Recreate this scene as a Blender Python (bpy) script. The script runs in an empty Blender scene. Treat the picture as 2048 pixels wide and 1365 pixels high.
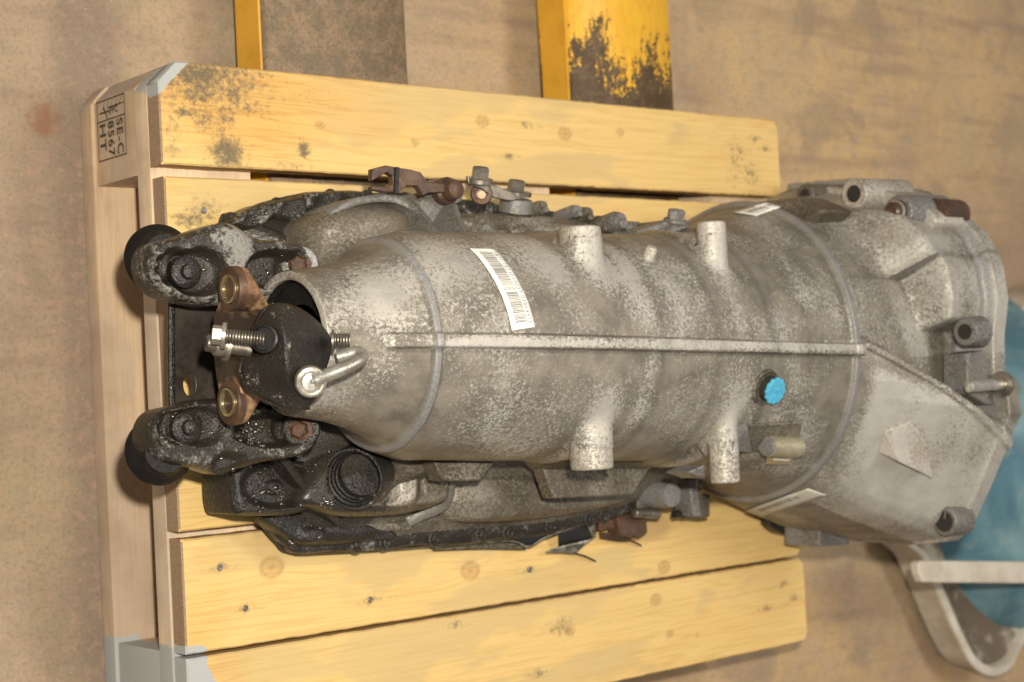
import bpy, bmesh, math, random
import numpy as np
from mathutils import Vector, Matrix
random.seed(7); rng = np.random.default_rng(7)
SC = bpy.context.scene; COL = SC.collection
R_ = math.radians

# ------------------------------------------------------------------ camera
CR = np.array([[0.7654409956086133, -0.05216830147862072, 0.6413879875414963],
               [0.021648069143667306, 0.9982318818232949, 0.05535766626109224],
               [-0.6431418532050653, -0.028488215675243848, 0.7652169484685993]])
CF = 3255.97; CP = np.array([-0.6536, -0.2896, 1.3629])
cam = bpy.data.cameras.new('camera'); camo = bpy.data.objects.new('camera', cam); COL.objects.link(camo)
M = Matrix([list(r) for r in CR.T]).to_4x4(); M.translation = Vector(CP)
camo.matrix_world = M
cam.sensor_width = 36; cam.lens = CF / 2048 * 36; cam.clip_start = .05; cam.clip_end = 50
cam.dof.use_dof = True; cam.dof.focus_distance = 1.26; cam.dof.aperture_fstop = 7.5
SC.camera = camo
# ------------------------------------------------------------------ workshop light
SC.view_settings.view_transform = 'Standard'; SC.view_settings.look = 'None'
SC.view_settings.exposure = 0; SC.view_settings.gamma = 1
w = bpy.data.worlds.new('World'); SC.world = w; w.use_nodes = True
bg = w.node_tree.nodes['Background']; bg.inputs[0].default_value = (.86, .81, .73, 1); bg.inputs[1].default_value = .30
def light(name, kind, loc, target, energy, color, size=.1, size_y=None, spot=None):
    l = bpy.data.lights.new(name, kind); l.energy = energy; l.color = color
    if kind == 'AREA':
        l.size = size
        if size_y: l.shape = 'RECTANGLE'; l.size_y = size_y
    else: l.shadow_soft_size = size
    if spot: l.spot_size = R_(spot[0]); l.spot_blend = spot[1]
    o = bpy.data.objects.new(name, l); COL.objects.link(o); o.location = loc
    o.rotation_euler = (Vector(target) - Vector(loc)).to_track_quat('-Z', 'Y').to_euler()
    return o
light('camera_flash', 'SPOT', (-.62, -.185, 1.42), (.85, -.30, .1), 124, (1, .93, .80), .022, spot=(95, 1.0))
light('hall_lamp', 'AREA', (1.5, .3, 3.2), (.4, -.2, 0), 42, (1, .95, .90), 1.6, .5)

# ------------------------------------------------------------------ measuring helpers (photo pixel -> place)
def ray(px, py): return CR.T @ np.array([px - 1024, -(py - 682.5), -CF])
def at(px, py, z):
    d = ray(px, py); return CP + d * (z - CP[2]) / d[2]
def atx(px, py, x):
    d = ray(px, py); return CP + d * (x - CP[0]) / d[0]
def ss(a, b, x):
    t = np.clip((np.asarray(x, float) - a) / (b - a), 0, 1); return t * t * (3 - 2 * t)
def vnoise(x, y, seed=0):
    x = np.asarray(x, float); y = np.asarray(y, float)
    xi = np.floor(x).astype(int); yi = np.floor(y).astype(int); fx = x - xi; fy = y - yi
    fx = fx * fx * (3 - 2 * fx); fy = fy * fy * (3 - 2 * fy)
    def h(a, b):
        n = (a * 374761393 + b * 668265263 + seed * 974711) & 0x7fffffff
        n = ((n ^ (n >> 13)) * 1274126177) & 0x7fffffff
        return ((n ^ (n >> 16)) & 0xffff) / 65535.
    return (h(xi, yi) * (1 - fx) + h(xi + 1, yi) * fx) * (1 - fy) + (h(xi, yi + 1) * (1 - fx) + h(xi + 1, yi + 1) * fx) * fy
def fbm(x, y, seed=0, o=4):
    s = 0; a = .5; f = 1
    for k in range(o): s = s + a * vnoise(np.asarray(x) * f, np.asarray(y) * f, seed + k); a *= .5; f *= 2.03
    return s / (1 - .5 ** o)

# ------------------------------------------------------------------ materials
class NT:
    def __init__(s, name):
        s.m = bpy.data.materials.new(name); s.m.use_nodes = True; s.t = s.m.node_tree; s.n = s.t.nodes
        s.b = s.n['Principled BSDF']
    def put(s, sock, v):
        if isinstance(v, bpy.types.NodeSocket): s.t.links.new(v, sock)
        elif v is not None:
            if isinstance(v, (tuple, list)) and len(v) == 3 and sock.type == 'RGBA': v = (*v, 1)
            sock.default_value = v
    def pos(s): return s.n.new('ShaderNodeNewGeometry').outputs['Position']
    def objc(s): return s.n.new('ShaderNodeTexCoord').outputs['Object']
    def rnd(s): return s.n.new('ShaderNodeObjectInfo').outputs['Random']
    def attr(s, name):
        a = s.n.new('ShaderNodeAttribute'); a.attribute_name = name; return a.outputs['Fac']
    def map(s, v, scale=(1, 1, 1), loc=(0, 0, 0)):
        n = s.n.new('ShaderNodeMapping'); s.put(n.inputs[0], v); s.put(n.inputs[1], loc); s.put(n.inputs[3], scale); return n.outputs[0]
    def noise(s, v, sc, det=3, ro=.55, dist=0):
        n = s.n.new('ShaderNodeTexNoise'); s.put(n.inputs['Vector'], v); s.put(n.inputs['Scale'], sc); s.put(n.inputs['Detail'], det)
        s.put(n.inputs['Roughness'], ro); s.put(n.inputs['Distortion'], dist); return n.outputs[0]
    def voro(s, v, sc, rnd=1):
        n = s.n.new('ShaderNodeTexVoronoi'); s.put(n.inputs['Vector'], v); s.put(n.inputs['Scale'], sc); s.put(n.inputs['Randomness'], rnd); return n.outputs['Distance']
    def rng(s, v, a, b, c=0., d=1.):
        n = s.n.new('ShaderNodeMapRange'); n.interpolation_type = 'SMOOTHSTEP'
        for i, q in enumerate((v, a, b, c, d)): s.put(n.inputs[i], q)
        return n.outputs[0]
    def ma(s, op, a, b=None, clamp=False):
        n = s.n.new('ShaderNodeMath'); n.operation = op; n.use_clamp = clamp; s.put(n.inputs[0], a)
        if b is not None: s.put(n.inputs[1], b)
        return n.outputs[0]
    def mix(s, f, a, b, mode='MIX'):
        n = s.n.new('ShaderNodeMix'); n.data_type = 'RGBA'; n.blend_type = mode
        s.put(n.inputs[0], f); s.put(n.inputs[6], a); s.put(n.inputs[7], b); return n.outputs[2]
    def sep(s, v):
        n = s.n.new('ShaderNodeSeparateXYZ'); s.put(n.inputs[0], v); return n.outputs
    def comb(s, x, y, z):
        n = s.n.new('ShaderNodeCombineXYZ'); s.put(n.inputs[0], x); s.put(n.inputs[1], y); s.put(n.inputs[2], z); return n.outputs[0]
    def bump(s, h, st, dist=.001, prev=None):
        n = s.n.new('ShaderNodeBump'); s.put(n.inputs['Height'], h); s.put(n.inputs['Strength'], st); s.put(n.inputs['Distance'], dist)
        if prev is not None: s.put(n.inputs['Normal'], prev)
        return n.outputs[0]
    def out(s, col=None, rough=None, metal=None, normal=None, spec=None, coat=None, coatr=None):
        for k, v in (('Base Color', col), ('Roughness', rough), ('Metallic', metal), ('Normal', normal), ('Specular IOR Level', spec), ('Coat Weight', coat), ('Coat Roughness', coatr)):
            if v is not None: s.put(s.b.inputs[k], v)
        return s.m

def m_cast(name, light_c, dark_c, oil=0., thr=0., attrs=False, oilx=None):
    s = NT(name); P = s.pos()
    big = s.noise(P, 13, 3, .5); mid = s.noise(P, 330, 4, .68, .15); fine = s.noise(P, 900, 3, .6)
    v = s.ma('ADD', s.ma('MULTIPLY', mid, .62), s.ma('MULTIPLY', fine, .38))
    v = s.ma('ADD', v, s.ma('MULTIPLY', s.ma('SUBTRACT', big, .5), -.50))
    if attrs:
        v = s.ma('ADD', v, s.ma('MULTIPLY', s.attr('dirt'), -.150))
        yy_ = s.noise(s.map(P, (28, 6, 6)), 1.0, 4, .6, .3)
        v = s.ma('ADD', v, s.ma('MULTIPLY', s.ma('SUBTRACT', yy_, .5), .22))
    f = s.rng(v, .415 + thr, .585 + thr)
    tone = s.noise(P, 34, 4, .6)
    lc = s.mix(s.rng(tone, .3, .7), light_c, [c * .80 for c in light_c])
    dc = s.mix(s.rng(tone, .35, .65), dark_c, [c * 1.6 for c in dark_c])
    col = s.mix(f, dc, lc)
    if attrs:
        col = s.mix(s.ma('MULTIPLY', s.attr('ridge'), s.rng(mid, .3, .72, .95, .35)), col, (.235, .235, .245))
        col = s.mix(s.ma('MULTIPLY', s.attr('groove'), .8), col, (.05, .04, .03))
    n = s.bump(fine, .28, .0006); n = s.bump(mid, .35, .0012, n)
    rough = s.rng(mid, .3, .7, .62, .45)
    wet = None
    if oilx:
        X = s.sep(P)[0]
        wet = s.ma('ADD', s.rng(X, oilx[0], oilx[1], 1, 0), s.ma('MULTIPLY', s.ma('SUBTRACT', s.noise(P, 24, 4, .6), .5), 1.1))
        wet = s.rng(wet, .38, .68)
        col = s.mix(s.ma('MULTIPLY', wet, s.rng(fine, .35, .70, .93, .70)), col, (.022, .019, .016))
        rough = s.ma('SUBTRACT', rough, s.ma('MULTIPLY', wet, .30))
    return s.out(col, rough, .25, n, .45)

def m_oily(name, base, worn, thr=.60, rough=.24, low=False):
    s = NT(name); P = s.pos()
    a = s.noise(P, 38, 5, .65, .4); b = s.noise(P, 260, 4, .7); c = s.noise(P, 900, 2, .6)
    v = s.ma('ADD', s.ma('MULTIPLY', a, .55), s.ma('MULTIPLY', b, .45))
    if low: v = s.ma('SUBTRACT', v, s.ma('MULTIPLY', s.attr('low'), .22))
    col = s.mix(s.rng(a, .3, .7), base, [q * 1.7 for q in base])
    col = s.mix(s.rng(v, thr, thr + .10), col, worn)
    dr = s.rng(s.voro(P, 330), .05, .38, 1, 0)
    dr = s.ma('MULTIPLY', dr, s.rng(a, .44, .60))
    n = s.bump(b, .8, .0016); n = s.bump(c, .6, .0006, n); n = s.bump(dr, .9, .0012, n)
    return s.out(col, s.rng(b, .3, .7, rough, rough + .20), .0, n, .45, 0, .10)

def m_simple(name, c, rough=.5, metal=0., var=.25, sc=60, bump=.2, spec=.5, c2=None, thr=(.4, .65)):
    s = NT(name); P = s.pos(); a = s.noise(P, sc, 5, .65); b = s.noise(P, sc * 6, 3, .6)
    col = s.mix(s.rng(a, *thr), c, c2 or [q * (1 - var) for q in c])
    return s.out(col, s.rng(b, .3, .7, max(rough - .1, .05), min(rough + .12, 1)), metal, s.bump(b, bump, .0005), spec)

def m_wood(name, light_c, dark_c, deck=False, endc=None):
    s = NT(name); O = s.objc(); r = s.rnd()
    xyz = s.sep(O)
    if deck: g = s.attr('grain')
    else: g = s.ma('ADD', xyz[1], s.ma('MULTIPLY', xyz[2], .7))
    off = s.ma('MULTIPLY', r, 37.)
    v = s.comb(s.ma('ADD', s.ma('MULTIPLY', xyz[0], 1.0), off), s.ma('MULTIPLY', g, 26.), off)
    rings = s.noise(v, 5.0, 3, .55, .25)
    v2 = s.comb(s.ma('ADD', s.ma('MULTIPLY', xyz[0], 9.0), off), s.ma('MULTIPLY', g, 700.), s.ma('MULTIPLY', xyz[2], 500.))
    fib = s.noise(v2, 1.0, 4, .6)
    line = s.rng(s.ma('PINGPONG', s.ma('MULTIPLY', rings, 9.), 1.), .55, 1.0)
    col = s.mix(s.ma('MULTIPLY', line, .30), light_c, dark_c)
    col = s.mix(s.ma('MULTIPLY', s.rng(fib, .45, .75), .25), col, [c * .8 for c in dark_c])
    patch = s.noise(s.map(O, (3.5, 9, 9), (11, 5, 3)), 1.6, 4, .55, .3)
    col = s.mix(s.ma('MULTIPLY', s.rng(patch, .50, .58), .55), col, [light_c[0] * .72, light_c[1] * .78, light_c[2] * .95])
    if not deck:
        col = s.mix(s.ma('MULTIPLY', s.rng(s.noise(O, 15, 4, .6), .4, .7), .35), col, [c * .6 for c in dark_c])
    if deck:
        col = s.mix(s.ma('MULTIPLY', s.attr('amber'), .75), col, s.mix(line, (.66, .37, .10), (.52, .27, .065)))
        kn = s.attr('knot'); col = s.mix(kn, col, (.36, .19, .07))
        st = s.attr('stain'); stn = s.rng(s.ma('ADD', st, s.ma('MULTIPLY', s.ma('SUBTRACT', s.noise(O, 190, 5, .72), .5), 1.4)), .16, .74)
        col = s.mix(s.ma('MULTIPLY', stn, .84), col, (.085, .080, .065))
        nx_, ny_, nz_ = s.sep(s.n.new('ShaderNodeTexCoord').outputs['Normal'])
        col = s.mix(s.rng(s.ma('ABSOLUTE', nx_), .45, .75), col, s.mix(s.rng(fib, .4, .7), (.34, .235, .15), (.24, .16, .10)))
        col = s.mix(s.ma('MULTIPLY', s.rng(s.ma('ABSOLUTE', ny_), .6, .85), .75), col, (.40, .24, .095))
        bp = s.attr('damp'); col = s.mix(s.ma('MULTIPLY', bp, .8), col, (.42, .27, .12))
    # grey spray paint on the pallet corners
    gp = s.attr('paint'); pm = s.rng(s.ma('ADD', gp, s.ma('MULTIPLY', s.ma('SUBTRACT', s.noise(O, 120, 4, .6), .5), .9)), .42, .58)
    col = s.mix(pm, col, (.40, .41, .40))
    n = s.bump(fib, .35, .0006); n = s.bump(line, .10, .0004, n)
    return s.out(col, .68, 0, n, .3)

MT = {}
MT['cast'] = m_cast('cast_aluminium', (.445, .42, .375), (.138, .122, .098), attrs=True, oilx=(.0, .028))
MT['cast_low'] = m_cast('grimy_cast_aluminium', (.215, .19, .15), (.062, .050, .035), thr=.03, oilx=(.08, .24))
MT['boss'] = m_cast('pale_cast_aluminium', (.50, .465, .41), (.17, .145, .11), thr=-.03)
MT['grey'] = m_cast('grey_cast_aluminium', (.24, .235, .235), (.10, .088, .072), thr=.0)
MT['oily'] = m_oily('oil_wet_casting', (.014, .012, .010), (.17, .155, .13), .60, .14)
MT['oilybr'] = m_oily('oil_splashed_casting', (.018, .015, .011), (.21, .20, .18), .53, .14, low=True)
MT['arm_top'] = m_oily('worn_oily_casting', (.022, .018, .014), (.225, .21, .19), .47, .18, low=True)
MT['cast_mid'] = m_cast('brown_cast_aluminium', (.26, .235, .19), (.085, .070, .050), thr=.02)
MT['black'] = m_oily('black_painted_steel', (.013, .011, .009), (.30, .27, .23), .575, .26)
MT['plate'] = m_simple('black_plate', (.030, .023, .018), .38, .2, c2=(.055, .043, .035), sc=30)
MT['rust'] = m_simple('rusty_steel', (.10, .050, .026), .55, .15, c2=(.36, .20, .085), sc=42, bump=.4)
MT['rust_dark'] = m_simple('dark_rusty_steel', (.060, .034, .022), .45, .2, c2=(.115, .062, .036), sc=50, bump=.3)
MT['rust_red'] = m_simple('red_rust', (.10, .040, .017), .6, 0, c2=(.035, .018, .012), sc=260, bump=.6)
MT['steel'] = m_simple('dull_steel', (.27, .24, .20), .42, .75, c2=(.14, .12, .095), sc=80)
MT['zinc'] = m_simple('zinc_plated_steel', (.48, .46, .41), .36, .75, c2=(.32, .29, .24), sc=50)
MT['bright'] = m_simple('bright_steel', (.72, .69, .63), .26, .8, c2=(.52, .49, .44), sc=60)
MT['brass'] = m_simple('yellow_zinc', (.62, .55, .33), .22, .9, c2=(.5, .42, .25), sc=50)
MT['rubber'] = m_simple('black_rubber', (.009, .008, .008), .45, 0, c2=(.014, .013, .012), sc=40, bump=.5, spec=.15)
MT['hole'] = m_simple('recess_dark', (.020, .017, .014), .8, 0)  # dark tone painted on for the shade in bores; also on the cap stem
MT['blue'] = m_simple('blue_plastic', (.05, .31, .50), .45, 0, c2=(.09, .42, .56), sc=200)
MT['label'] = m_simple('label_paper', (.80, .78, .72), .55, 0, c2=(.74, .72, .66), sc=30, bump=.05)
MT['label_dull'] = m_simple('dusty_label_paper', (.50, .47, .40), .6, 0, c2=(.42, .40, .34), sc=60, bump=.05)
MT['ink'] = m_simple('printed_ink', (.17, .165, .155), .6, 0, var=.1)
MT['ink_dark'] = m_simple('stamp_ink', (.045, .035, .025), .8, 0, c2=(.16, .11, .07), sc=400, thr=(.5, .75))
MT['clip'] = m_simple('spring_clip_steel', (.50, .46, .33), .38, .6, c2=(.40, .36, .25), sc=60)
MT['foil'] = m_simple('aluminium_foil', (.34, .32, .27), .36, .6, c2=(.10, .09, .07), sc=90, bump=.5)
MT['gasket'] = m_simple('black_gasket', (.016, .016, .017), .5, 0)
MT['nail'] = m_simple('nail_steel', (.26, .24, .21), .5, .6, c2=(.09, .08, .065), sc=500)
MT['wood_deck'] = m_wood('pine_deck_wood', (.70, .485, .19), (.49, .285, .085), deck=True)
MT['wood_side'] = m_wood('weathered_pine', (.60, .44, .285), (.40, .26, .15))
MT['wood_edge'] = m_wood('sawn_pine_edge', (.72, .56, .38), (.50, .34, .20))

def m_flange():
    s = NT('rusty_flange'); P = s.pos(); x, y, z = s.sep(P); a = s.noise(P, 60, 5, .65); b = s.noise(P, 300, 4, .65)
    col = s.mix(s.rng(a, .38, .60), (.17, .085, .042), (.34, .20, .10)); col = s.mix(s.ma('MULTIPLY', s.rng(b, .5, .68), .6), col, (.07, .04, .025))
    d = s.ma('ADD', s.ma('ABSOLUTE', s.ma('SUBTRACT', y, -.247)), s.ma('MULTIPLY', s.ma('SUBTRACT', a, .5), .04))
    oil = s.rng(d, .022, .036, 1, 0); col = s.mix(oil, col, (.025, .018, .014))
    return s.out(col, s.ma('SUBTRACT', .6, s.ma('MULTIPLY', oil, .35)), .1, s.bump(b, .5, .0006), .5)
MT['flange'] = m_flange()
def m_floor():
    s = NT('stained_shaded_concrete'); P = s.pos(); x, y, z = s.sep(P)
    a = s.noise(P, 2.2, 5, .6, .3); b = s.noise(P, 26, 5, .65); c = s.noise(P, 240, 6, .8); d = s.noise(s.map(P, (1, 9, 1)), 3, 4, .6)
    near = s.rng(s.ma('ADD', x, s.ma('MULTIPLY', s.ma('SUBTRACT', a, .5), 1.3)), .1, .75)
    base = s.mix(near, (.41, .305, .20), (.58, .39, .185))  # dimmer left and flash-warm right of the floor put into the base colour
    base = s.mix(s.ma('MULTIPLY', s.rng(a, .42, .66), .65), base, (.255, .185, .145))
    base = s.mix(s.ma('MULTIPLY', s.rng(b, .42, .66), .45), base, (.46, .34, .24))
    base = s.mix(s.ma('MULTIPLY', s.rng(d, .48, .68), .5), base, (.26, .18, .13))
    base = s.mix(s.ma('MULTIPLY', s.rng(s.noise(s.map(P, (1, 1, 1), (2, 7, 0)), 7, 5, .62, .4), .52, .66), .6), base, (.28, .21, .145))
    base = s.mix(s.ma('MULTIPLY', s.rng(s.noise(s.map(P, (1, 1, 1), (9, 1, 0)), 5, 4, .6, .4), .50, .64), .35), base, (.46, .36, .21))
    dy_ = s.ma('ADD', x, s.ma('MULTIPLY', s.ma('SUBTRACT', b, .5), .03)); base = s.mix(s.ma('MULTIPLY', s.ma('MULTIPLY', s.rng(dy_, -.045, -.01), s.rng(dy_, .02, .06, 1, 0)), .55), base, (.17, .125, .10))  # soft shadow band along the pallet's left edge, painted into the floor
    base = s.mix(s.ma('MULTIPLY', s.rng(c, .48, .66), .48), base, (.15, .11, .085))
    base = s.mix(s.ma('MULTIPLY', s.rng(s.noise(P, 85, 4, .7), .48, .68), .38), base, (.50, .31, .215))
    base = s.mix(s.ma('MULTIPLY', s.rng(s.noise(s.map(P, (1, 1, 1), (5, 3, 1)), 60, 5, .7), .48, .68), .40), base, (.25, .215, .15))
    spk = s.ma('MULTIPLY', s.rng(s.voro(P, 150), .04, .20, 1, 0), s.rng(s.noise(P, 40, 2), .5, .62))
    base = s.mix(s.ma('MULTIPLY', spk, .6), base, (.60, .40, .28))
    # rust blot beside the pallet, orange crayon streak
    dx = s.ma('SUBTRACT', x, -.037); dy = s.ma('SUBTRACT', y, -.030)
    dd = s.ma('SQRT', s.ma('ADD', s.ma('POWER', dx, 2.), s.ma('POWER', s.ma('MULTIPLY', dy, .9), 2.)))
    blot = s.rng(s.ma('ADD', dd, s.ma('MULTIPLY', s.ma('SUBTRACT', s.noise(P, 90, 4, .7), .5), .03)), .006, .020, 1, 0)
    base = s.mix(s.ma('MULTIPLY', blot, .6), base, (.24, .085, .04))
    return s.out(base, s.rng(b, .3, .7, .62, .80), 0, s.bump(c, .5, .0015), .3)
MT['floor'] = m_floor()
def m_fork(name, worn):
    s = NT(name); P = s.pos(); a = s.noise(s.map(P, (1.6, 1, 1)), 13, 5, .68, .5); b = s.noise(s.map(P, (3, .8, 1)), 60, 5, .7); c = s.noise(P, 300, 3)
    v = s.ma('ADD', s.ma('ADD', s.ma('MULTIPLY', a, .50), s.ma('MULTIPLY', b, .30)), s.ma('MULTIPLY', c, .20))
    y = s.sep(P)[1]; v = s.ma('ADD', v, s.rng(y, worn[0], worn[1], .20, -.10))
    f = s.rng(v, worn[2], worn[2] + .045)
    yel = s.mix(s.rng(b, .3, .7), (.80, .46, .035), (.72, .36, .03))
    br = s.mix(s.rng(s.noise(P, 45, 5, .7), .40, .62), worn[3], worn[4]); br = s.mix(s.ma('MULTIPLY', s.rng(c, .45, .65), .5), br, [q * .55 for q in worn[3]])
    return s.out(s.mix(f, yel, br), s.rng(f, 0, 1, .35, .6), 0, s.bump(s.ma('ADD', f, c), .4, .0008), .4)
MT['fork_a'] = m_fork('worn_bare_fork_top', (.30, .05, .20, (.17, .125, .075), (.27, .18, .105)))
MT['fork_b'] = m_fork('flaking_yellow_fork_top', (-.01, .16, .535, (.085, .050, .022), (.14, .09, .045)))
MT['yellow'] = m_simple('yellow_enamel', (.72, .38, .03), .4, 0, c2=(.64, .32, .025), sc=30)
def m_bag():
    s = NT('blue_sacking'); P = s.pos(); a = s.noise(P, 9, 4, .6, .5); b = s.noise(P, 400, 3, .6)
    col = s.mix(s.rng(a, .35, .65), (.08, .18, .235), (.19, .32, .355))
    col = s.mix(s.ma('MULTIPLY', s.rng(s.noise(P, 40, 4), .55, .7), .35), col, (.28, .30, .27))
    return s.out(col, .6, 0, s.bump(b, .3, .0008), .3)
MT['bag'] = m_bag()
MT['tray'] = m_simple('dirty_white_plastic', (.62, .56, .47), .5, 0, c2=(.50, .44, .35), sc=25, bump=.1)
MT['tray_in'] = m_simple('grimy_tray_inside', (.14, .105, .07), .6, 0, c2=(.48, .43, .35), sc=14, bump=.2, thr=(.5, .68))

# ------------------------------------------------------------------ mesh helpers
ORG = {}
def thing(name, label, cat, loc=(0, 0, 0), group=None):
    o = bpy.data.objects.new(name, None); COL.objects.link(o); o.location = loc; o.empty_display_size = .05
    o['label'] = label; o['category'] = cat
    if group: o['group'] = group
    ORG[o] = np.array(loc, float); return o
def obj(name, V, F, mat, parent=None, smooth=True, angle=35, attrs=None, origin=None, label=None, kind=None):
    V = np.asarray(V, float); c = V.mean(0) if origin is None else np.asarray(origin, float)
    me = bpy.data.meshes.new(name); me.from_pydata([tuple(v) for v in (V - c)], [], [tuple(int(i) for i in f) for f in F])
    me.materials.append(MT[mat] if isinstance(mat, str) else mat)
    if attrs:
        for k, a in attrs.items():
            at_ = me.attributes.new(k, 'FLOAT', 'POINT'); at_.data.foreach_set('value', np.asarray(a, np.float32))
    me.validate()
    bm = bmesh.new(); bm.from_mesh(me); bmesh.ops.recalc_face_normals(bm, faces=bm.faces); bm.to_mesh(me); bm.free()
    if smooth:
        me.polygons.foreach_set('use_smooth', [True] * len(me.polygons)); me.set_sharp_from_angle(angle=R_(angle))
    o = bpy.data.objects.new(name, me); COL.objects.link(o)
    o.location = c - (ORG[parent] if parent is not None else 0)
    if parent is not None: o.parent = parent
    ORG[o] = c
    if label: o['label'] = label
    if kind: o['kind'] = kind
    return o
def frame(d):
    d = np.array(d, float); d /= np.linalg.norm(d)
    u = np.cross(d, (0, 0, 1) if abs(d[2]) < .9 else (0, 1, 0)); u /= np.linalg.norm(u)
    return d, u, np.cross(d, u)
def lathe_vf(p, d, prof, n=24, ph=0., sq=1., cap=True):
    """prof: (distance along d, radius) pairs"""
    d, u, v = frame(d); V = []; F = []
    for t, r in prof:
        for k in range(n):
            a = 2 * math.pi * k / n + ph; V.append(np.array(p) + d * t + (u * math.cos(a) + v * math.sin(a) * sq) * max(r, 1e-5))
    for i in range(len(prof) - 1):
        for k in range(n): F.append((i * n + k, i * n + (k + 1) % n, (i + 1) * n + (k + 1) % n, (i + 1) * n + k))
    if cap: F.append(tuple(range(n))[::-1]); F.append(tuple((len(prof) - 1) * n + k for k in range(n)))
    return V, F
def lathe(name, p, d, prof, mat, parent, n=24, cap=True, **k):
    V, F = lathe_vf(p, d, prof, n, cap=cap); return obj(name, V, F, mat, parent, **k)
def join(*vf):
    V = []; F = []
    for v, f in vf:
        b = len(V); V += [np.array(q, float) for q in v]; F += [tuple(i + b for i in g) for g in f]
    return V, F
def tube_vf(path, r, n=10):
    path = [np.array(p, float) for p in path]; V = []; F = []; u = None
    rs = r if isinstance(r, (list, tuple)) else [r] * len(path)
    for i, p in enumerate(path):
        t = path[min(i + 1, len(path) - 1)] - path[max(i - 1, 0)]; t /= np.linalg.norm(t)
        if u is None: _, u, _ = frame(t)
        u = u - t * u.dot(t); u /= np.linalg.norm(u); v = np.cross(t, u)
        for k in range(n):
            a = 2 * math.pi * k / n; V.append(p + (u * math.cos(a) + v * math.sin(a)) * rs[i])
    for i in range(len(path) - 1):
        for k in range(n): F.append((i * n + k, i * n + (k + 1) % n, (i + 1) * n + (k + 1) % n, (i + 1) * n + k))
    F.append(tuple(range(n))); F.append(tuple((len(path) - 1) * n + k for k in range(n)))
    return V, F
def crom(P, m=6, closed=False):
    P = [np.array(p, float) for p in P]; out = []; n = len(P)
    rngi = range(n) if closed else range(n - 1)
    for i in rngi:
        p0 = P[(i - 1) % n] if closed or i else P[0]; p1 = P[i]; p2 = P[(i + 1) % n]; p3 = P[(i + 2) % n] if closed or i + 2 < n else P[-1]
        for k in range(m):
            t = k / m; out.append(.5 * (2 * p1 + (p2 - p0) * t + (2 * p0 - 5 * p1 + 4 * p2 - p3) * t * t + (3 * p1 - p0 - 3 * p2 + p3) * t ** 3))
    if not closed: out.append(P[-1])
    return out
def tube(name, path, r, mat, parent, n=12, m=6, **k):
    V, F = tube_vf(crom(path, m) if m > 1 else path, r, n); return obj(name, V, F, mat, parent, **k)
def hexbolt(name, p, d, r, h, mat, parent, washer=1.35, wh=.25, shank=None, **k):
    """hex head standing from p along d over a washer flange"""
    a = lathe_vf(p, d, [(0, r * washer), (h * wh, r * washer), (h * wh * 1.2, r * washer * .92)], 24)
    q = np.array(p) + np.array(frame(d)[0]) * h * wh
    b = lathe_vf(q, d, [(0, r), (h * .66, r), (h * .75, r * .86), (h * .70, r * .55)], 6)
    parts = [a, b]
    if shank: parts.append(lathe_vf(p, -np.array(frame(d)[0]), [(0, r * .55), (shank, r * .55)], 16))
    V, F = join(*parts); return obj(name, V, F, mat, parent, angle=30, **k)
def thread_vf(p, d, r, L, pitch=.0021):
    n = max(3, int(L / pitch)); prof = []
    for i in range(n): prof += [(i * pitch, r * .74), (i * pitch + pitch * .35, r), (i * pitch + pitch * .6, r)]
    return lathe_vf(p, d, prof, 20)
def relief(name, outl, z0, depth, hf, mat, parent, rings=34, smoothn=5, edge=.004, up=(0, 0, 1), **k):
    """solid with a star-shaped outline given by photo pixels measured on plane z0; hf(px,py) adds relief (metres)"""
    P = crom(outl, smoothn, True) if smoothn > 1 else [np.array(p, float) for p in outl]
    P = np.array(P); c = P.mean(0); n = len(P); V = []; F = []; LOW = []
    px1 = 1 / 2350.
    for i in range(rings + 1):
        t = (i / rings) ** .75
        for q in P:
            pp = c + (q - c) * t; w3 = at(pp[0], pp[1], z0)
            dist = np.linalg.norm(q - pp) * px1
            e = -edge * (1 - min(1, dist / edge)) ** 2 if edge > 0 else 0
            hv = hf(pp[0], pp[1]); w3[2] += hv + e; V.append(w3); LOW.append(hv)
    for i in range(rings):
        for k2 in range(n): F.append((i * n + k2, i * n + (k2 + 1) % n, (i + 1) * n + (k2 + 1) % n, (i + 1) * n + k2))
    b = len(V); h = .5
    for q in P:
        w3 = at(q[0], q[1], z0); w3[2] = z0 - depth; V.append(w3); LOW.append(-.004)
    for k2 in range(n): F.append((rings * n + k2, rings * n + (k2 + 1) % n, b + (k2 + 1) % n, b + k2))
    F.append(tuple(range(b, b + n)))
    DROPS.setdefault(name, []).extend([V[i_] for i_ in range(b) if LOW[i_] < -.004 or 'arm' not in name]); sm = np.array(LOW)
    return obj(name, V, F, mat, parent, attrs={'low': np.clip(-sm / .008, -1, 1)}, **k)
DROPS = {}
def prism_vf(top, d):
    """top polygon (3-D points), extruded by vector d"""
    n = len(top); V = [np.array(p, float) for p in top] + [np.array(p, float) + np.array(d) for p in top]
    F = [tuple(range(n)), tuple(range(n, 2 * n))] + [(k, (k + 1) % n, n + (k + 1) % n, n + k) for k in range(n)]
    return V, F
def bevel(o, w=.001, seg=2):
    m = o.modifiers.new('bevel', 'BEVEL'); m.width = w; m.segments = seg; m.limit_method = 'ANGLE'; m.angle_limit = R_(40); return o
def prism(name, px, z, depth, mat, parent, bw=.001, **k):
    V, F = prism_vf([at(a, b, z) for a, b in px], (0, 0, -depth)); return bevel(obj(name, V, F, mat, parent, angle=30, **k), bw)
def bumps(px, py, lst):
    h = 0
    for cx, cy, rx, ry, a, p in lst:
        d = math.hypot((px - cx) / rx, (py - cy) / ry)
        h += a * float(ss(1 + p, 1 - p, d))
    return h

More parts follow.
